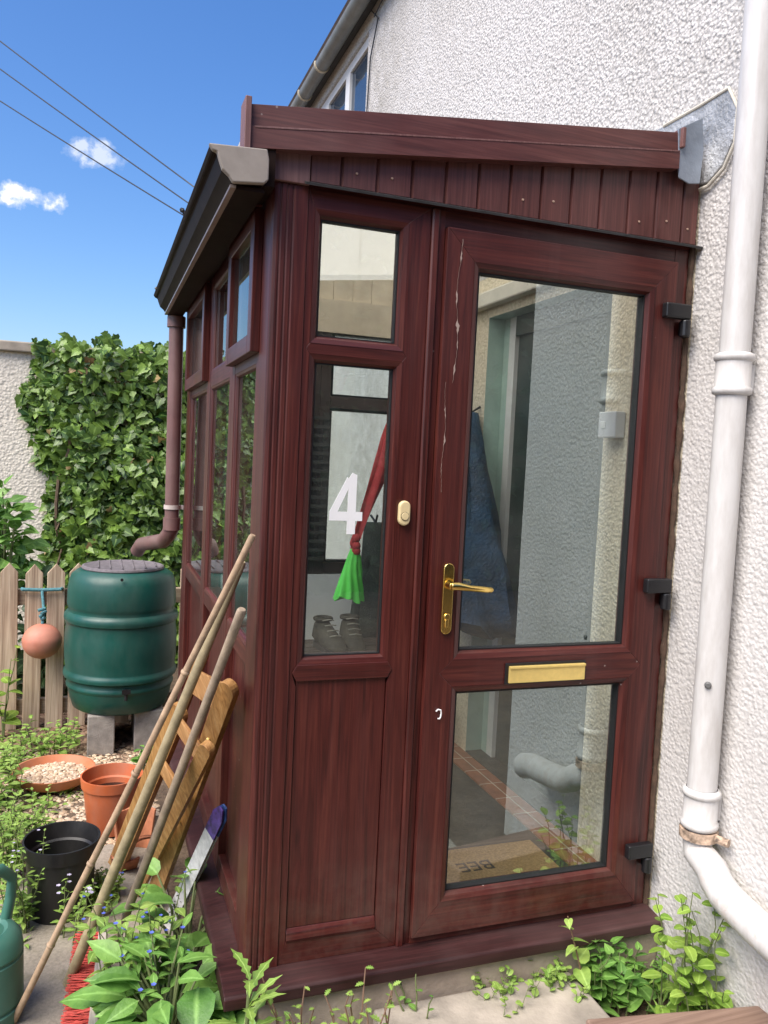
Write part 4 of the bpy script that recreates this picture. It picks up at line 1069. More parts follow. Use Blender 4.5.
def stalk_plant(name, label, cat, base, n_st, h, lean, leafL, leafW, shape, lm, nleaf=8, flower=None, seed=1, spread=.05, stem_m=None, group=None, up_=.35, rmax=.004, curl=.3):
    """herb with several leafy stems"""
    random.seed(seed); base = V(base); t = thing(name, label, cat, base, group); st = MB(); lf_ = MB(); fl_ = MB()
    for k in range(n_st):
        a = ru(0, 2 * PI); b0 = base + V((math.cos(a), math.sin(a), 0)) * spread * rnd(); hh = h * ru(.65, 1.05)
        ld = V(lean) * ru(.5, 1.2) + V((ru(-1, 1), ru(-1, 1), 0)) * .22 * h; pts = []
        for i in range(7):
            u = i / 6; pts.append(b0 + V((0, 0, hh * u)) + ld * u ** 1.6 + V((ru(-1, 1), ru(-1, 1), 0)) * .012 * u)
        st.tube(pts, [rmax * (1 - .6 * i / 6) for i in range(7)], 6)
        if n_st <= 18: st.build('stem', stem_m or STEM, t, smooth=True); st = MB()
        for j in range(nleaf):
            u = .10 + .90 * (j + 1 + ru(-.3, .2)) / nleaf; u = max(.05, min(.995, u)); i = min(5, int(u * 6)); p_ = pts[i].lerp(pts[i + 1], u * 6 - i)
            a = j * 2.4 + ru(-.4, .4) + k; dd = V((math.cos(a), math.sin(a), up_ + ru(-.25, .3)))
            sc_ = (1.15 - .65 * u) * ru(.75, 1.1)
            leaf(lf_, p_, dd, V((0, 0, 1)) + rdir(-.3, .3) * .3, leafL * sc_, leafW * sc_, shape, ru(.05, .3), curl * ru(.4, 1.3))
        if flower:
            for q in range(flower[1]):
                fl_ = MB(); c_ = pts[-1] + V((ru(-.02, .02), ru(-.02, .02), ru(-.03, .012)))
                for w_ in range(5):
                    b_ = w_ * 2 * PI / 5; leaf(fl_, c_, (math.cos(b_), math.sin(b_), .3), (0, 0, 1), flower[2], flower[2] * .8, 'round', .1, .1)
                build_leaves(fl_, 'flower', flower[0], t)
    if st.v: st.build('stem', stem_m or STEM, t, smooth=True)
    build_leaves(lf_, 'foliage', lm, t)
    return t

# water butt on two blocks
BX, BY = -1.55, 2.62
butt = thing('water_butt', 'dark green ribbed plastic water butt fed by the brown downpipe', 'water butt', (BX, BY, -.05))
zt = .692
prof = [(.02, -.050), (.235, -.050), (.250, -.040), (.270, .02), (.2775, .055), (.2785, .062), (.285, .068), (.2865, .078), (.281, .088), (.2785, .094), (.2785, .108), (.286, .114), (.300, .122), (.3025, .134), (.300, .148), (.292, .156), (.291, .165), (.297, .22), (.2985, .28), (.297, .34), (.290, .398), (.291, .406), (.300, .412), (.3035, .426), (.302, .444), (.291, .456), (.283, .462), (.281, .474), (.284, .482), (.289, .50), (.286, .58), (.280, .620), (.268, .650), (.245, .668), (.226, .676), (.215, .678)]
prof = [(r_, -.05 + (z_ + .05) * 1.045) for r_, z_ in prof]; ZL = prof[-1][1] - .678
mb = MB(); mb.lathe(prof, (BX, BY, 0), 64); mb.build('barrel', GREENB, butt, smooth=True, angle=40)
mb = MB(); mb.lathe([(.216, .6785), (.219, .684), (.216, .694), (.205, .697), (.20, .694), (.01, .70)], (BX, BY, ZL), 48)
for k in range(7): mb.tube([(BX - .19 + .06 * k, BY - math.sqrt(max(0, .19 ** 2 - (-.19 + .06 * k) ** 2)), .699 + ZL), (BX - .19 + .06 * k, BY + math.sqrt(max(0, .19 ** 2 - (-.19 + .06 * k) ** 2)), .699 + ZL)], .004, 6)
mb.build('lid', GREYLID, butt, smooth=True, angle=40)
tpx = at(126, 692, 1, BY - .285)
ang = math.atan2(-(.285), tpx.x - BX)
tc_ = V((tpx.x, BY - math.sqrt(.278 ** 2 - (tpx.x - BX) ** 2), tpx.z))
mb = MB(); mb.tube([tc_ + V((0, .01, 0)), tc_ + V((.0, -.035, 0))], .014, 12); mb.box(tc_.x - .022, tc_.x + .022, tc_.y - .042, tc_.y - .034, tc_.z - .004, tc_.z + .02); mb.tube([tc_ + V((0, -.028, -.005)), tc_ + V((0, -.03, -.04))], .009, 10); mb.build('tap', BLACK, butt, smooth=True)
ov = at(122, 580, 1, BY - .285); mb = MB(); mb.lathe([(.008, 0), (.008, .006)], (ov.x, BY - math.sqrt(.2865 ** 2 - (ov.x - BX) ** 2) - .002, ov.z), 10, axis=(0, 1, 0)); mb.build('overflow_hole', BLACK, butt)
for x0_, x1_, lab in ((at(87, 740, 1, 2.40).x, at(114.5, 740, 1, 2.40).x, 'left grey concrete block under the water butt'), (at(134, 735, 1, 2.44).x, at(163, 735, 1, 2.44).x, 'right grey concrete block under the water butt, nearer the porch')):
    y0_ = 2.40 if 'left' in lab else 2.44
    mb = MB(); mb.box(x0_, x1_, y0_, y0_ + .40, GZ - .02, -.0505); tag(mb.build('concrete_block', CONCB, bevel=.006), lab, 'concrete block', 'blocks under the water butt')
# hanging ball
bc_ = at(42, 641, 1, 2.77)
ball = thing('hanging_ball', 'salmon pink ball float hanging by a teal rope on the fence', 'ball float', bc_)
mb = MB(); R_ = .104
prf = [(R_ * math.sin(a), -R_ * math.cos(a) * .94) for a in [PI * k / 22 for k in range(23)]]
prf = [(max(r_, .001), z) for r_, z in prf]; prf[12] = (prf[12][0] + .0018, prf[12][1]); mb.lathe(prf, bc_, 40); mb.build('ball', BALLM, ball, smooth=True, angle=80)
mb = MB(); tq = at(42, 590, 1, 2.865)
mb.tube([bc_ + V((0, 0, R_ * .93)), bc_ + V((.004, .03, R_ + .07)), tq], .008, 8)
mb.tube([tq + V((-.105, .02, .004)), tq + V((-.10, -.005, .005)), tq, tq + V((.10, -.005, .004)), tq + V((.105, .02, .004))], .010, 8)
for k in range(4): mb.tube([bc_ + V((-.014 + ru(-.01, .01), ru(-.01, .02), R_ + .02 + k * .016)), bc_ + V((.018 + ru(-.01, .01), ru(-.01, .02), R_ + .03 + k * .016))], .009, 8)
mb.build('rope', ROPE, ball, smooth=True)

# ---- gravel and bark chips (stuff)
def pebbles(name, mat, n_, area, size, flat=.6, seed=2, zfun=None, parent=None, elong=1.4):
    random.seed(seed); mb = MB()
    base = [(1, 0, 0), (.5, .85, 0), (-.5, .85, 0), (-1, 0, 0), (-.5, -.85, 0), (.5, -.85, 0)]
    for k in range(n_):
        p_ = area()
        if p_ is None: continue
        x, y, z = p_; s_ = size * ru(.6, 1.3); a = ru(0, 2 * PI); ca, sa = math.cos(a), math.sin(a); h_ = s_ * flat * ru(.6, 1.1)
        tx, ty = ru(-.35, .35), ru(-.35, .35)
        def tr(u, v, w_): 
            u *= elong; X = u * ca - v * sa; Y = u * sa + v * ca; return (x + X * s_, y + Y * s_, z + w_ * h_ + (X * tx + Y * ty) * s_)
        vs_ = [tr(u * ru(.8, 1.1), v * ru(.8, 1.1), .0) for u, v, _ in base] + [tr(u * .55, v * .55, .75) for u, v, _ in base] + [tr(0, 0, .95)] 
        fs_ = [(i, (i + 1) % 6, (i + 1) % 6 + 6, i + 6) for i in range(6)] + [(i + 6, (i + 1) % 6 + 6, 12) for i in range(6)]
        mb.add(vs_, fs_)
    me = bpy.data.meshes.new(name); off = V((0, 0, 0)); q = parent
    while q is not None: off += q.location; q = q.parent
    me.from_pydata([V(v) - off for v in mb.v], [], mb.f); me.materials.append(mat)
    for p in me.polygons: p.use_smooth = True
    o = bpy.data.objects.new(name, me); COL.objects.link(o); o.parent = parent; return tag(o, kind='stuff')
def grav():
    x, y = ru(-2.25, -1.40), ru(1.05, 2.55)
    if y < 1.30 and x > -1.9 and rnd() < .8: return None
    if noise.noise(V((x * 3, y * 3, 5))) < (-.25 if y > 1.6 else .05): return None
    return (x, y, gh(x, y) - .002)
gv = pebbles('gravel', PEBM, 5200, grav, .011); tag(gv, 'pale pebbles scattered around the plant pots', 'gravel')
def chips():
    x, y = ru(-2.9, -1.25), ru(2.1, 3.3)
    if y < 2.5 and x > -1.9 and rnd() < .75: return None
    return (x, y, gh(x, y) - .001)
cb = pebbles('bark_chips', BARKM, 3600, chips, .016, .35, 9, elong=1.7); tag(cb, 'brown bark chips along the foot of the picket fence', 'bark chips')

# ---- pots
def pot(name, label, cat, c, r_top, r_bot, h_, rim, mat, z0=GZ, wall=.004, tilt=(0, 0), soil=None):
    t = thing(name, label, cat, (c[0], c[1], z0)); mb = MB()
    prf = [(r_bot * .3, 0.004), (r_bot * .9, 0.004), (r_bot, .0), (r_bot + .003, .004), (r_top - .012, h_ - rim), (r_top - .004, h_ - rim + .002), (r_top, h_ - .004), (r_top, h_), (r_top - wall * 1.6, h_), (r_top - .012 - wall, h_ - rim - .004), (r_top - .020 - wall, h_ - rim - .010), (r_bot - wall, .012), (.004, .010)]
    mb.lathe(prf, (0, 0, 0), 44)
    Mt = Matrix.Translation((c[0], c[1], z0)) @ Matrix.Rotation(tilt[0], 4, 'X') @ Matrix.Rotation(tilt[1], 4, 'Y')
    mb.v = [tuple(Mt @ V(v)) for v in mb.v]
    mb.build('pot', mat, t, smooth=True, angle=35)
    return t
op = at(111, 838, 2, GZ)
opc = V((op.x, op.y + .10, GZ))
t_ = pot('plant_pot', 'orange plastic plant pot beside the gravel saucer', 'plant pot', (opc.x, opc.y), .128, .092, .235, .045, TERRA, GZ)
mb = MB(); mb.lathe([(.108, 0), (.108, .002)], (opc.x, opc.y, GZ + .155), 32); mb.build('water', plain('dark_water', (.01, .01, .01), .08, .1, 5, 0), t_)
bpq = at(56, 925, 2, GZ)
t_ = pot('plant_pot', 'large black plastic plant pot among the pale weeds', 'plant pot', (bpq.x + .01, bpq.y + .095), .128, .100, .262, .05, plain('black_pot_plastic', (.010, .010, .011), .36, .2, dust=.05), GZ)
sq = at(52, 797, 2, GZ)
sau = thing('saucer', 'wide terracotta saucer filled with pale gravel', 'saucer', (sq.x, sq.y + .17, GZ)); mb = MB()
mb.lathe([(.02, .0), (.145, .0), (.165, .012), (.185, .052), (.188, .058), (.180, .058), (.160, .022), (.02, .018)], (sq.x, sq.y + .17, GZ + .012), 48); mb.build('dish', TERRAS, sau, smooth=True, angle=40)
def dish():
    a = ru(0, 2 * PI); r_ = .158 * math.sqrt(rnd()); return (sq.x + r_ * math.cos(a), sq.y + .17 + r_ * math.sin(a), GZ + .040 + ru(-.006, .004) - .006 * (r_ / .16) ** 2)
pebbles('gravel_filling', PEBM, 900, dish, .010, .7, 4, parent=sau)
# broken clay pot under the poles
bk = at(132, 868, 2, GZ)
brk = thing('broken_pot', 'broken orange clay pot lying under the leaning poles', 'broken pot', (bk.x, bk.y, GZ)); mb = MB()
def shard(c, r_t, r_b, h_, a0, a1, Mx, thick=.009):
    n_ = 12; g_ = []
    for (r1, r2, z) in ((r_b, r_b - thick, 0), (r_t, r_t - thick, h_)):
        g_.append(([V((r1 * math.cos(a), r1 * math.sin(a), z + ru(-.008, .008) * (z > 0))) for a in [a0 + (a1 - a0) * k / n_ for k in range(n_ + 1)]], [V((r2 * math.cos(a), r2 * math.sin(a), z)) for a in [a0 + (a1 - a0) * k / n_ for k in range(n_ + 1)]]))
    rings = [[Mx @ g_[0][0][k], Mx @ g_[1][0][k], Mx @ g_[1][1][k], Mx @ g_[0][1][k]] for k in range(n_ + 1)]
    mb.loft(rings)
T0 = Matrix.Translation((bk.x + .02, bk.y + .10, GZ + .0))
shard(None, .095, .07, .16, .6, 3.6, T0)
shard(None, .075, .06, .10, -2.6, -.9, Matrix.Translation((bk.x - .02, bk.y + .05, GZ + .005)) @ Matrix.Rotation(.5, 4, 'X'))
shard(None, .09, .07, .07, 1.0, 2.2, Matrix.Translation((bk.x + .05, bk.y - .01, GZ + .06)) @ Matrix.Rotation(1.5, 4, 'X'))
mb.build('shard', TERRAC, brk, bevel=.002)

# ---- watering can at the left edge
wc = at(-6, 1030, 2, GZ); wcx, wcy = at(-6, 1010, 2, GZ + .02).x, .36
wc_top = at(-2, 915, 1, .30)
can = thing('watering_can', 'pale green plastic watering can cut by the left edge', 'watering can', (wcx, wcy, GZ)); mb = MB()
wcx -= .030; rc = .105; hc = .262
mb.lathe([(.02, .003), (rc - .008, .003), (rc, .012), (rc + .002, .05), (rc - .004, .054), (rc - .004, .062), (rc + .002, .066), (rc, .19), (rc - .004, .193), (rc - .004, .200), (rc, .204), (rc - .006, .240), (rc - .025, hc), (rc - .042, hc + .004), (rc - .052, hc - .004), (rc - .055, hc - .05), (.004, hc - .055)], (wcx, wcy, GZ), 44)
mb.build('body', WCAN, can, smooth=True, angle=40)
mb = MB(); mb.lathe([(rc - .060, 0), (.004, .0005)], (wcx, wcy, GZ + hc - .048), 32, caps=False); mb.build('opening', BLACK, can)
mb = MB(); hp = [V((wcx + .05, wcy + .055, GZ + hc - .015)), V((wcx + .062, wcy + .07, GZ + hc + .05)), V((wcx + .066, wcy + .07, GZ + hc + .11)), V((wcx + .04, wcy + .04, GZ + hc + .15)), V((wcx - .01, wcy - .02, GZ + hc + .165)), V((wcx - .03, wcy - .10, GZ + hc + .10)), V((wcx - .035, wcy - .115, GZ + .14))]
mb.tube(hp, [.016, .015, .014, .014, .014, .014, .016], 14, sq=1.3); mb.build('handle', WCAN, can, smooth=True)
mb = MB(); mb.tube([V((wcx - .08, wcy - .03, GZ + .05)), V((wcx - .2, wcy - .08, GZ + .18)), V((wcx - .31, wcy - .12, GZ + .29))], [.024, .018, .014], 14); mb.lathe([(.016, 0), (.045, .03), (.047, .036), (.01, .04)], (wcx - .31, wcy - .12, GZ + .29), 20, axis=(-.7, -.25, .65)); mb.build('spout', WCAN, can, smooth=True)

# ---- leaning poles
def leaning(name, label, cat, p0, p1, r0_, r1_, mat, group=None, wob=.0, knots=()):
    t = thing(name, label, cat, p0, group); mb = MB(); p0, p1 = V(p0), V(p1); n_ = 26; pts = []; rs = []
    for i in range(n_ + 1):
        u = i / n_; p_ = p0.lerp(p1, u) + V((noise.noise(V((u * 3, 1, 5))), noise.noise(V((u * 3, 4, 2))), 0)) * wob; pts.append(p_)
        rs.append(r0_ + (r1_ - r0_) * u)
    rs = [rs[0] * .7] + rs + [rs[-1] * .75]; d_ = (p1 - p0).normalized(); pts = [pts[0] - d_ * .004] + pts + [pts[-1] + d_ * .006]
    mb.tube(pts, rs, 14); mb.build('shaft', mat, t, smooth=True)
    for kq in knots:
        q = MB(); c_ = p0.lerp(p1, kq); q.lathe([(r0_, -.006), (r0_ * 1.25, -.001), (r0_ * 1.2, .002), (r0_, .006)], c_, 12, axis=d_, caps=False); q.build('joint', mat, t, smooth=True)
    return t
A_ = at(13, 1022, 2, GZ + .01); B_ = at(252, 537, 0, -1.345)
leaning('cane', 'thin pale cane leaning on the porch corner, longest and leftmost pole', 'cane', A_, B_, .0095, .0085, CANE, wob=.012, knots=(.18, .36, .55, .75))
A2 = at(68, 983, 2, GZ + .012); B2 = at(241, 563, 0, -1.338)
leaning('pole', 'thick greenish weathered wooden pole leaning between cane and broom', 'pole', A2, B2, .0165, .0130, POLEM, wob=.006)
# broom with red bristles
hdA = at(104, 950, 2, GZ + .05); hdB = at(72, 1036, 2, GZ + .05)
A3 = at(112, 952, 2, GZ + .06); B3 = at(241.5, 611, 0, -1.345)
br = leaning('broom', 'yard broom with red bristles and a short grey wooden handle', 'broom', A3, B3, .0130, .0125, POLEG)
mb = MB(); dv = (hdB - hdA).normalized(); sd = V((dv.y, -dv.x, 0)).normalized()
if sd.x < 0: sd = -sd
hA = at(103, 938, 2, GZ + .03); hB = at(92, 1045, 2, GZ + .03)
dv = (hB - hA).normalized(); sd = V((-dv.y, dv.x, 0)).normalized(); sd = sd if sd.x > 0 else -sd
mb.plank(hA, hB, (0, 0, 1), .06, .028); mb.build('head', grain('broom_head_wood', 1, (.35, .3, .25), (.48, .43, .37), (.6, .55, .48), rough=.7), br, bevel=.004)
mb = MB(); random.seed(3); Lh = (hB - hA).length
for k in range(900):
    u = rnd(); zz = ru(-.026, .028); p_ = hA + dv * (u * Lh) + V((0, 0, zz)) - sd * .012
    e_ = p_ - sd * ru(.060, .078) + dv * ru(-.012, .012) + V((0, 0, ru(-.012, .010)))
    mb.tube([p_, e_], [.0019, .0013], 4, caps=False)
mb.build('bristles', REDBR, br)

# ---- folded wooden chair leaning on the porch side
ch = thing('folding_chair', 'folded orange pine garden chair leaning against the porch side', 'folding chair', (-1.5, .95, GZ))
def ground_pt(px_, py_, dz=.0): return at(px_, py_, 2, GZ + dz)
legs = []
LA0 = at(152, 903, 2, GZ); LA1 = at(231, 683, 0, -1.345)
LB0 = at(136, 893, 2, GZ); LB1 = at(209, 745, 0, -1.40)
LC0 = at(116, 868, 2, GZ); LC1 = at(181, 706, 0, -1.42)
LD0 = LC0 + V((.03, .06, 0)); LD1 = at(205, 650, 0, -1.34)
wd = V((.55, -.83, 0))
for (a_, b_, w_, t__) in ((LA0, LA1, .058, .026), (LB0, LB1, .042, .024), (LC0, LC1, .075, .026), (LD0, LD1, .036, .022)):
    mb = MB(); mb.plank(a_, b_, wd, w_, t__, roundtop=True); mb.build('leg', PINE, ch, bevel=.004)
def between(p0, p1, u): return V(p0).lerp(V(p1), u)
for u, w_ in ((.93, .085),):
    mb = MB(); a_ = between(LA0, LA1, u); b_ = between(LD0, LD1, u * .93); mb.plank(a_ + V((.012, .01, 0)), b_ + V((.012, 0, 0)), (LA1 - LA0), w_, .014); mb.build('slat', PINEY, ch, bevel=.003)
for u in (.93, .70):
    mb = MB(); a_ = between(LB0, LB1, u); b_ = between(LC0, LC1, u); mb.plank(a_ + V((.0, .014, 0)), b_ + V((.0, -.014, 0)), (LB1 - LB0), .048, .014); mb.build('slat', PINEY, ch, bevel=.003)
for u in (.45, .80):
    mb = MB(); mb.lathe([(.006, 0), (.006, .004), (.003, .006)], between(LA0, LA1, u) + V((-.010, -.013, .0)), 10, axis=(-.8, -.55, 0)); mb.build('bolt', BRASSB, ch)

# ---- white card packet with a blue and violet tip
P0 = at(166, 928, 2, GZ); P1 = at(221, 808, 0, -1.322)
pk = thing('card_packet', 'long white card packet with a blue and violet tip beside the chair', 'packet', P0)
dk = (P1 - P0).normalized(); wk = V((.45, -.9, 0)); wk = (wk - dk * wk.dot(dk)).normalized(); nk = dk.cross(wk)
Lk = (P1 - P0).length
def kp(u, w_, n_): return P0 + dk * (Lk * u) + wk * w_ + nk * n_
mb = MB(); hw = .026
def sheet(u0, u1, n0, n1, pointed, h0=hw):
    ring = [(u0, -h0), (u0, h0), (u1, h0)] + ([(u1 + .055, h0 * .35), (u1 + .055, -h0 * .35)] if pointed else []) + [(u1, -h0)]
    mb.loft([[kp(u, w_, n0) for u, w_ in ring], [kp(u, w_, n1) for u, w_ in ring]])
sheet(0, .80, .0, .006, False); sheet(0, .82, .012, .018, False)
mb.build('sleeve', PACKW, pk, bevel=.001)
mb = MB(); sheet(.8005, .94, .0, .006, True); mb.build('tip', PACKP, pk, bevel=.001)
mb = MB(); sheet(.8205, .945, .012, .018, True, hw * 1.05); mb.build('edge', PACKB, pk, bevel=.001)
mb = MB(); random.seed(5)
for k in range(4):
    u0_ = .10 + k * .05
    for q in range(3):
        ring = [(u0_ + ru(0, .01), -.016 + q * .012), (u0_ + .012, -.016 + q * .012), (u0_ + .03 + ru(-.01, .01), -.008 + q * .012), (u0_ + .02, -.010 + q * .012)]
        mb = MB(); mb.loft([[kp(u, w_, -.0012) for u, w_ in ring], [kp(u, w_, -.0002) for u, w_ in ring]]); mb.build('print', INK, pk)

# ---- weathered board across the bottom right
q0 = at(585, 1018, 2, -.03); q1 = at(800, 1001, 2, -.03)
mb = MB(); dq = (q1 - q0).normalized(); nq = V((dq.y, -dq.x, 0)); nq = nq if nq.y < 0 else -nq
c0_, c1_ = q0, q1 + dq * .25
for k, (a_, b_) in enumerate(((0, .16),)):
    pts_ = [c0_ + nq * a_, c1_ + nq * a_, c1_ + nq * b_, c0_ + nq * b_]
    mb.loft([[(p.x, p.y, -.20) for p in pts_], [(p.x, p.y, -.03) for p in pts_]])
tag(mb.build('timber_sleeper', BOARD, bevel=.008), 'brown timber board across the bottom right corner', 'timber board')

# ---- plants
random.seed(21)
b_ = at(165, 1010, 2, GZ)
def big_herb(name, label, cat, base, n_, L, Wd, lm, seed, lean=(0, 0, 0), hmax=.3, shape='ovate', flower=None):
    random.seed(seed); base = V(base); t = thing(name, label, cat, base); st = MB(); lf_ = MB(); fl_ = MB()
    for k in range(n_):
        a = k * 2.399 + ru(-.3, .3); el_ = ru(.15, 1.25); rr_ = ru(.04, .16)
        tip = base + V(lean) * ru(.3, 1) + V((math.cos(a) * rr_, math.sin(a) * rr_, hmax * math.sin(el_) * ru(.55, 1.0)))
        md_ = (base + tip) / 2 + V((0, 0, .05))
        st.tube([base + V((ru(-.02, .02), ru(-.02, .02), 0)), md_, tip], [.006, .0045, .003], 7)
        dd = V((math.cos(a), math.sin(a), ru(-.15, .65))); sc_ = ru(.6, 1.1)
        leaf(lf_, tip, dd, V((-.1, -.25, 1)) + rdir(-.2, .2) * .35, L * sc_, Wd * sc_, shape, ru(.1, .4), ru(.15, .5))
    if flower:
        for k in range(flower):
            a = ru(0, 2 * PI); c_ = base + V(lean) + V((ru(-.13, .10), ru(-.10, .10), hmax * ru(.75, 1.15)))
            st.tube([base + V(lean) * .6 + V((0, 0, hmax * .5)), c_], [.004, .002], 6)
            for q in range(5):
                leaf(lf_, c_.lerp(base + V((0, 0, hmax * .6)), .12 * q), rdir(-.1, .7), (0, 0, 1), ru(.03, .06), ru(.014, .026), 'lance', .2, .3)
            fl_ = MB()
            for w_ in range(5):
                bb_ = w_ * 2 * PI / 5; leaf(fl_, c_ + V((0, 0, .004)), (math.cos(bb_), math.sin(bb_), .25), (0, 0, 1), .0075, .0065, 'round', .1, 0)
            build_leaves(fl_, 'flower', BLUEF, t)
    st.build('stem', STEM, t, smooth=True); build_leaves(lf_, 'foliage', lm, t)
    return t
def base_at(px_, py_, y):
    p_ = at(px_, py_, 1, y); return V((p_.x, p_.y, gh(p_.x, p_.y))), p_.z - GZ
b_, h_ = base_at(172, 930, .03)
big_herb('alkanet', 'big broad leaved weed with tiny blue flowers in front of the broom', 'weed', b_, 120, .125, .066, [LF_MID], 31, lean=(-.03, .03, 0), hmax=.33, flower=8)
b_, h_ = base_at(188, 900, .42)
big_herb('alkanet', 'leafy weed climbing between the pine chair and the porch side', 'weed', b_, 22, .11, .085, [LF_MID], 17, lean=(.03, .02, .08), hmax=.26, shape='round')
b_, h_ = base_at(203, 940, .10)
big_herb('alkanet', 'round leaved weed at the foot of the porch corner', 'weed', b_, 12, .12, .10, [LF_MID], 19, lean=(.0, .0, .1), hmax=.2, shape='round')
# sow thistle
def thistle(base, seed, label, n_=9, L=.2, hmax=.16):
    random.seed(seed); base = V(base); t = thing('sow_thistle', label, 'weed', base); st = MB(); lf_ = MB()
    top_ = base + V((.03, 0, hmax)); st.tube([base, (base + top_) / 2 + V((.01, 0, 0)), top_], [.008, .007, .004], 8)
    for k in range(n_):
        a = k * 2.4 + ru(-.3, .3); u = rnd(); p_ = base.lerp(top_, u); dd = V((math.cos(a), math.sin(a), .35 + u * .9))
        leaf(lf_, p_, dd, V((-math.cos(a) * .5, -math.sin(a) * .5, 1)), L * ru(.7, 1.1), L * .26, 'tooth', ru(.15, .35), ru(.3, .7))
    st.build('stem', STEM, t, smooth=True); build_leaves(lf_, 'foliage', [LF_PALE], t)
b_, h_ = base_at(238, 960, -.20)
thistle(b_, 6, 'spiky toothed sow thistle in front of the porch corner sill', 20, .115, h_ * .9)
def gpt(px_, py_, z=-.2): return at(px_, py_, 2, z)
def low(px_, py_, y): return base_at(px_, py_, y)
for (kind, lab, x_, y_, yy, n_, lL, lW, shp, lm_, nl, sd, spr, kw) in (
    ('weed', 'small five leaved seedling below the left of the front sill', 305, 975, -.17, 7, .045, .026, 'tooth', LF_PALE, 5, 3, .07, dict(stem_m=STEMR)),
    ('weed', 'low pale seedlings at the left end of the paving slab', 345, 1000, -.19, 20, .048, .030, 'tooth', LF_PALE, 6, 4, .13, dict(stem_m=STEMR)),
    ('weed', 'tiny dark weed in the joint between slab and step', 420, 975, -.10, 4, .030, .026, 'round', LF_MID, 4, 5, .03, {}),
    ('weed', 'low bright green creeping weed along the slab joint', 505, 962, -.10, 40, .036, .030, 'round', LF_PALE, 6, 6, .12, dict(up_=.7, rmax=.002)),
    ('weed', 'low bright weed against the step below the letter plate', 562, 950, -.10, 32, .040, .032, 'round', LF_PALE, 6, 7, .085, dict(up_=.7, rmax=.002)),
    ('nettle', 'upright heart leaved sprout with reddish stem before the sill', 590, 908, -.11, 1, .078, .058, 'heart', LF_PALE, 8, 12, .0, dict(stem_m=STEMR, up_=.1, curl=.25)),
    ('nettle', 'leafy clump of heart shaped leaves at the slab corner', 618, 952, -.13, 18, .070, .056, 'heart', LF_MID, 6, 13, .10, dict(up_=.5, rmax=.003)),
    ('weed', 'tiny leaved ground cover in the corner by the house wall', 655, 955, -.10, 30, .026, .022, 'round', LF_MID, 9, 14, .12, dict(up_=.5, rmax=.002)),
    ('honesty', 'lime green round leaved plant in front of the drainpipe shoe', 694, 885, -.27, 12, .062, .050, 'round', LF_LIME, 8, 15, .11, dict(up_=.1, rmax=.003)),
    ('honesty', 'lime green weed at the right edge below the drainpipe', 752, 945, -.32, 16, .055, .036, 'ovate', LF_LIME, 8, 16, .12, dict(up_=.3, rmax=.003)),
    ('grass_tuft', 'thin grassy weed between the slab and the timber board', 690, 985, -.25, 12, .06, .012, 'lance', LF_PALE, 6, 18, .14, dict(up_=.9, rmax=.002))):
    b_, h_ = base_at(x_, y_, yy); b_.z -= .01
    lean_ = (-.05, .02, 0) if kind == 'honesty' else (0, 0, 0)
    stalk_plant(kind, lab, 'weed', b_, n_, h_ * (.68 if n_ >= 30 else 1.0), lean_, lL, lW, shp, [lm_], nl, seed=sd, spread=spr, **kw)
# left weeds
stalk_plant('forget_me_not', 'tall pale weed left of the black pot beside the watering can', 'weed', gpt(22, 930, GZ), 16, .30, (.0, .0, 0), .045, .018, 'lance', [LF_PALE], 13, (LILAC, 1, .006), seed=22, spread=.10, rmax=.003)
stalk_plant('forget_me_not', 'pale flowering weed growing in front of the black pot', 'weed', gpt(62, 940, GZ), 6, .19, (.02, 0, 0), .045, .018, 'lance', [LF_PALE], 10, (LILAC, 2, .008), seed=23, spread=.07, rmax=.0028)
stalk_plant('weed', 'soft pale green weeds left of the gravel saucer', 'weed', gpt(-10, 820, GZ), 18, .15, (0, 0, 0), .055, .03, 'ovate', [LF_PALE], 9, seed=24, spread=.25, rmax=.003)
stalk_plant('weed', 'pale weeds behind the gravel saucer at the fence foot', 'weed', gpt(48, 752, GZ), 16, .17, (0, 0, 0), .07, .038, 'ovate', [LF_PALE], 8, seed=25, spread=.18, rmax=.003)
stalk_plant('weed', 'pale weeds growing at the far left of the bark chips', 'weed', gpt(8, 770, GZ), 16, .13, (0, 0, 0), .06, .035, 'ovate', [LF_PALE], 8, seed=26, spread=.22, rmax=.003)
stalk_plant('weed', 'round leaved green weed in front of the right concrete block', 'weed', gpt(150, 766, GZ), 9, .12, (0, 0, 0), .075, .06, 'round', [LF_MID], 6, seed=27, spread=.09, rmax=.003)
stalk_plant('weed', 'sparse pale weeds on the path behind the red broom', 'weed', gpt(72, 915, GZ), 14, .075, (0, 0, 0), .03, .014, 'lance', [LF_PALE], 8, seed=28, spread=.15, rmax=.002)
stalk_plant('weed', 'yellow green seedlings along the red broom bristles', 'weed', gpt(98, 905, GZ), 14, .11, (0, 0, 0), .04, .024, 'ovate', [LF_PALE], 8, (BLUEF, 1, .007), seed=29, spread=.10, rmax=.002)
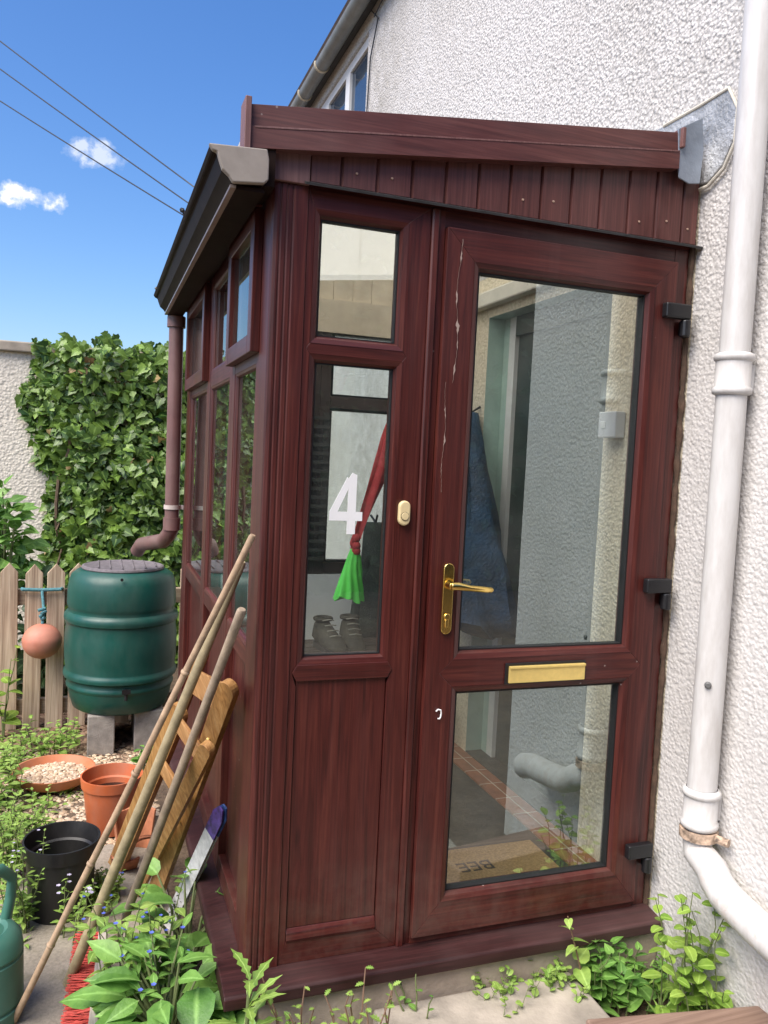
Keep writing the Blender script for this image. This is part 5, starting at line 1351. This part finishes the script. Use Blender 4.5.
for (lab, x_, y_, n_, hh_, lL, lW, shp, lm_, sd, spr) in (
    ('bushy yellow green weed at the left edge above the watering can', 4, 880, 20, .30, .060, .026, 'lance', LF_PALE, 41, .13),
    ('leafy pale weed at the left edge level with the gravel saucer', -14, 800, 16, .18, .070, .036, 'ovate', LF_PALE, 42, .16),
    ('frothy pale weed on the soil between the saucer and the black pot', 14, 838, 14, .10, .045, .022, 'lance', LF_PALE, 43, .13),
    ('sparse weed growing out of the path edge right of the black pot', 97, 905, 12, .13, .040, .022, 'ovate', LF_PALE, 44, .09),
    ('small weed beside the foot of the thick pole', 88, 960, 8, .08, .030, .014, 'lance', LF_PALE, 45, .08)):
    stalk_plant('weed', lab, 'weed', gpt(x_, y_, GZ), n_, hh_, (0, 0, 0), lL, lW, shp, [lm_], 10, seed=sd, spread=spr, rmax=.003)
b_, h_ = base_at(140, 892, .22)
stalk_plant('weed', 'upright small leaved weed between the broom and the big broad leaved weed', 'weed', b_, 20, h_, (-.02, 0, 0), .075, .045, 'ovate', [LF_PALE], 11, (BLUEF, 1, .006), seed=47, spread=.10, rmax=.003)
random.seed(91); mb = MB()
for k in range(2600):
    x, y = ru(-2.7, -1.62), ru(.35, 2.75)
    if noise.noise(V((x * 2.3, y * 2.3, 12))) < .02 + (.25 if x > -1.85 else 0): continue
    leaf(mb, (x, y, gh(x, y) + ru(0, .025)), rdir(-.1, .8), V((0, 0, 1)) + rdir(-.5, .5) * .5, ru(.02, .05), ru(.010, .026), 'ovate', .2, .3)
tag(build_leaves(mb, 'ground_cover', [LF_PALE], None), 'low yellow green weeds spreading over the soil around the pots', 'ground cover', kind='stuff')
stalk_plant('weed', 'lime leaf weed pushing through the pickets at the left edge', 'weed', (s0.x, 2.78, GZ), 3, .52, (.02, 0, 0), .10, .075, 'round', [LF_LIME], 6, seed=30, spread=.04, rmax=.004)
# unseen leafy screen added behind the viewer to darken the glass reflections
refl_screen = thing('reflection_screen', 'unseen dark leafy screen added to darken the reflections in the porch glass', 'reflection_screen', (1, -7.4, GZ)); mb = MB(); random.seed(77)
rings = []
mb.box(-5, 7, -7.6, -6.95, GZ - .1, 5.4, 0)
mb.build('dark_core', plain('screen_core', (.02, .035, .015), .9, .5, 6), refl_screen)
mb = MB()
for k in range(4200):
    p_ = V((ru(-5, 7), -6.95 + ru(-.12, .15), ru(GZ, 5.6))); leaf(mb, p_, rdir(-1, .3), (0, 1, .5), ru(.10, .2), ru(.08, .14), 'ovate', .2, .2)
build_leaves(mb, 'foliage', [LF_DARK], refl_screen)

# ---- overhead cables
for i, ((x0_, y0_), (x1_, y1_)) in enumerate((((0, 38), (195, 187)), ((0, 66), (192, 205)), ((0, 98), (184, 215)))):
    dx_, dy_ = x1_ - x0_, y1_ - y0_
    a_ = at(x0_ - .9 * dx_, y0_ - .9 * dy_, 1, 18 + i * .15)
    b_ = at(x1_ + .12 * dx_, y1_ + .12 * dy_, 1, 11.0 + i * .3)
    pts_ = []
    for k in range(25):
        u = k / 24; p_ = a_.lerp(b_, u); p_.z -= .35 * 4 * u * (1 - u) * .15; pts_.append(p_)
    pts_.append(V((-.03, 12.3 - .25 * i, min(b_.z + .1, 4.35 - .12 * i))))
    mb = MB(); mb.tube(pts_, .011, 6)
    lab = ('highest of the three overhead cables crossing the sky', 'middle one of the three overhead cables crossing the sky', 'lowest of the three overhead cables, ending in a small insulator')[i]
    cb_ = mb.build('overhead_cable', WIRE, smooth=True); tag(cb_, lab, 'cable', 'overhead cables')
    if i == 2:
        q = at(185, 213, 1, 11.9); mb = MB(); mb.lathe([(.02, -.10), (.045, -.06), (.03, -.03), (.045, 0), (.03, .03), (.045, .06), (.02, .1)], q, 12, axis=(.7, .2, -.5)); mb.build('insulator', BLACK, cb_, smooth=True)

# ------------------------------------------------------------------ light
SUN_AZ = math.radians(208)   # compass-like angle of the sun measured from +x towards +y (behind and left of the viewer)
SUN_EL = math.radians(54)
sd_ = V((math.cos(SUN_AZ) * math.cos(SUN_EL), math.sin(SUN_AZ) * math.cos(SUN_EL), math.sin(SUN_EL)))
sl_ = bpy.data.lights.new('sun', 'SUN'); sl_.energy = 3.1; sl_.angle = math.radians(45); sl_.color = (1, .925, .83)
so_ = bpy.data.objects.new('sun', sl_); COL.objects.link(so_); so_.rotation_euler = sd_.to_track_quat('Z', 'Y').to_euler(); so_.location = (0, 0, 12)
wd_ = bpy.data.worlds.new('World'); SC.world = wd_; wd_.use_nodes = True; nt = wd_.node_tree
for n_ in list(nt.nodes): nt.nodes.remove(n_)
out = N(nt, 'ShaderNodeOutputWorld'); bg = N(nt, 'ShaderNodeBackground'); bg.inputs['Strength'].default_value = .115
sky = N(nt, 'ShaderNodeTexSky'); sky.sky_type = 'NISHITA'; sky.sun_disc = False; sky.sun_elevation = SUN_EL
sky.sun_rotation = math.atan2(sd_.x, sd_.y); sky.air_density = 1.0; sky.dust_density = 1.9; sky.ozone_density = 3.0
tc = N(nt, 'ShaderNodeTexCoord')
hs = N(nt, 'ShaderNodeHueSaturation'); hs.inputs['Saturation'].default_value = 1.30; hs.inputs['Hue'].default_value = .508; nt.links.new(sky.outputs[0], hs.inputs['Color'])
col = hs.outputs['Color']
def cloud(px_, py_, wpx, hpx, seed, amt):
    global col
    c_ = ray(px_, py_).normalized(); r_ = c_.cross(V((0, 0, 1))).normalized(); u_ = r_.cross(c_).normalized()
    def dot(v):
        d_ = N(nt, 'ShaderNodeVectorMath', operation='DOT_PRODUCT'); nt.links.new(tc.outputs['Generated'], d_.inputs[0]); d_.inputs[1].default_value = v; return d_.outputs['Value']
    a, b, w_ = dot(r_), dot(u_), dot(c_)
    def mth(op, x, y=None):
        m_ = N(nt, 'ShaderNodeMath', operation=op)
        for i, q in enumerate((x, y)):
            if q is None: continue
            if hasattr(q, 'node'): nt.links.new(q, m_.inputs[i])
            else: m_.inputs[i].default_value = q
        return m_.outputs[0]
    nz = N(nt, 'ShaderNodeTexNoise'); nz.inputs['Scale'].default_value = 44; nz.inputs['Detail'].default_value = 7; nz.inputs['Roughness'].default_value = .6
    mp = N(nt, 'ShaderNodeMapping'); mp.inputs['Location'].default_value = (seed, seed * 2, 0); nt.links.new(tc.outputs['Generated'], mp.inputs[0]); nt.links.new(mp.outputs[0], nz.inputs['Vector'])
    ea = mth('DIVIDE', a, wpx / FPX); eb = mth('DIVIDE', b, hpx / FPX)
    r2 = mth('ADD', mth('MULTIPLY', ea, ea), mth('MULTIPLY', eb, eb))
    v = mth('SUBTRACT', mth('ADD', mth('MULTIPLY', mth('SUBTRACT', nz.outputs['Fac'], .5), 5.0), 1.0), r2)
    front = mth('GREATER_THAN', w_, .5)
    rmp = ramp(nt, mth('MULTIPLY', v, front), [(.0, (0, 0, 0)), (.6, (amt * .35,) * 3), (1.9, (amt,) * 3)])
    col = mixc(nt, rmp.outputs[0], col, (5.0, 5.1, 5.3))
cloud(26, 197, 33, 10, 3.1, .95); cloud(95, 153, 25, 12, 8.7, .6)
nt.links.new(col, bg.inputs['Color']); nt.links.new(bg.outputs[0], out.inputs[0])

SC.view_settings.view_transform = 'Standard'; SC.view_settings.look = 'None'; SC.view_settings.gamma = 1
SC.view_settings.exposure = .98
SC.cycles.max_bounces = 10; SC.cycles.transparent_max_bounces = 16; SC.cycles.use_denoising = True
SC.cycles.caustics_reflective = False; SC.cycles.caustics_refractive = False
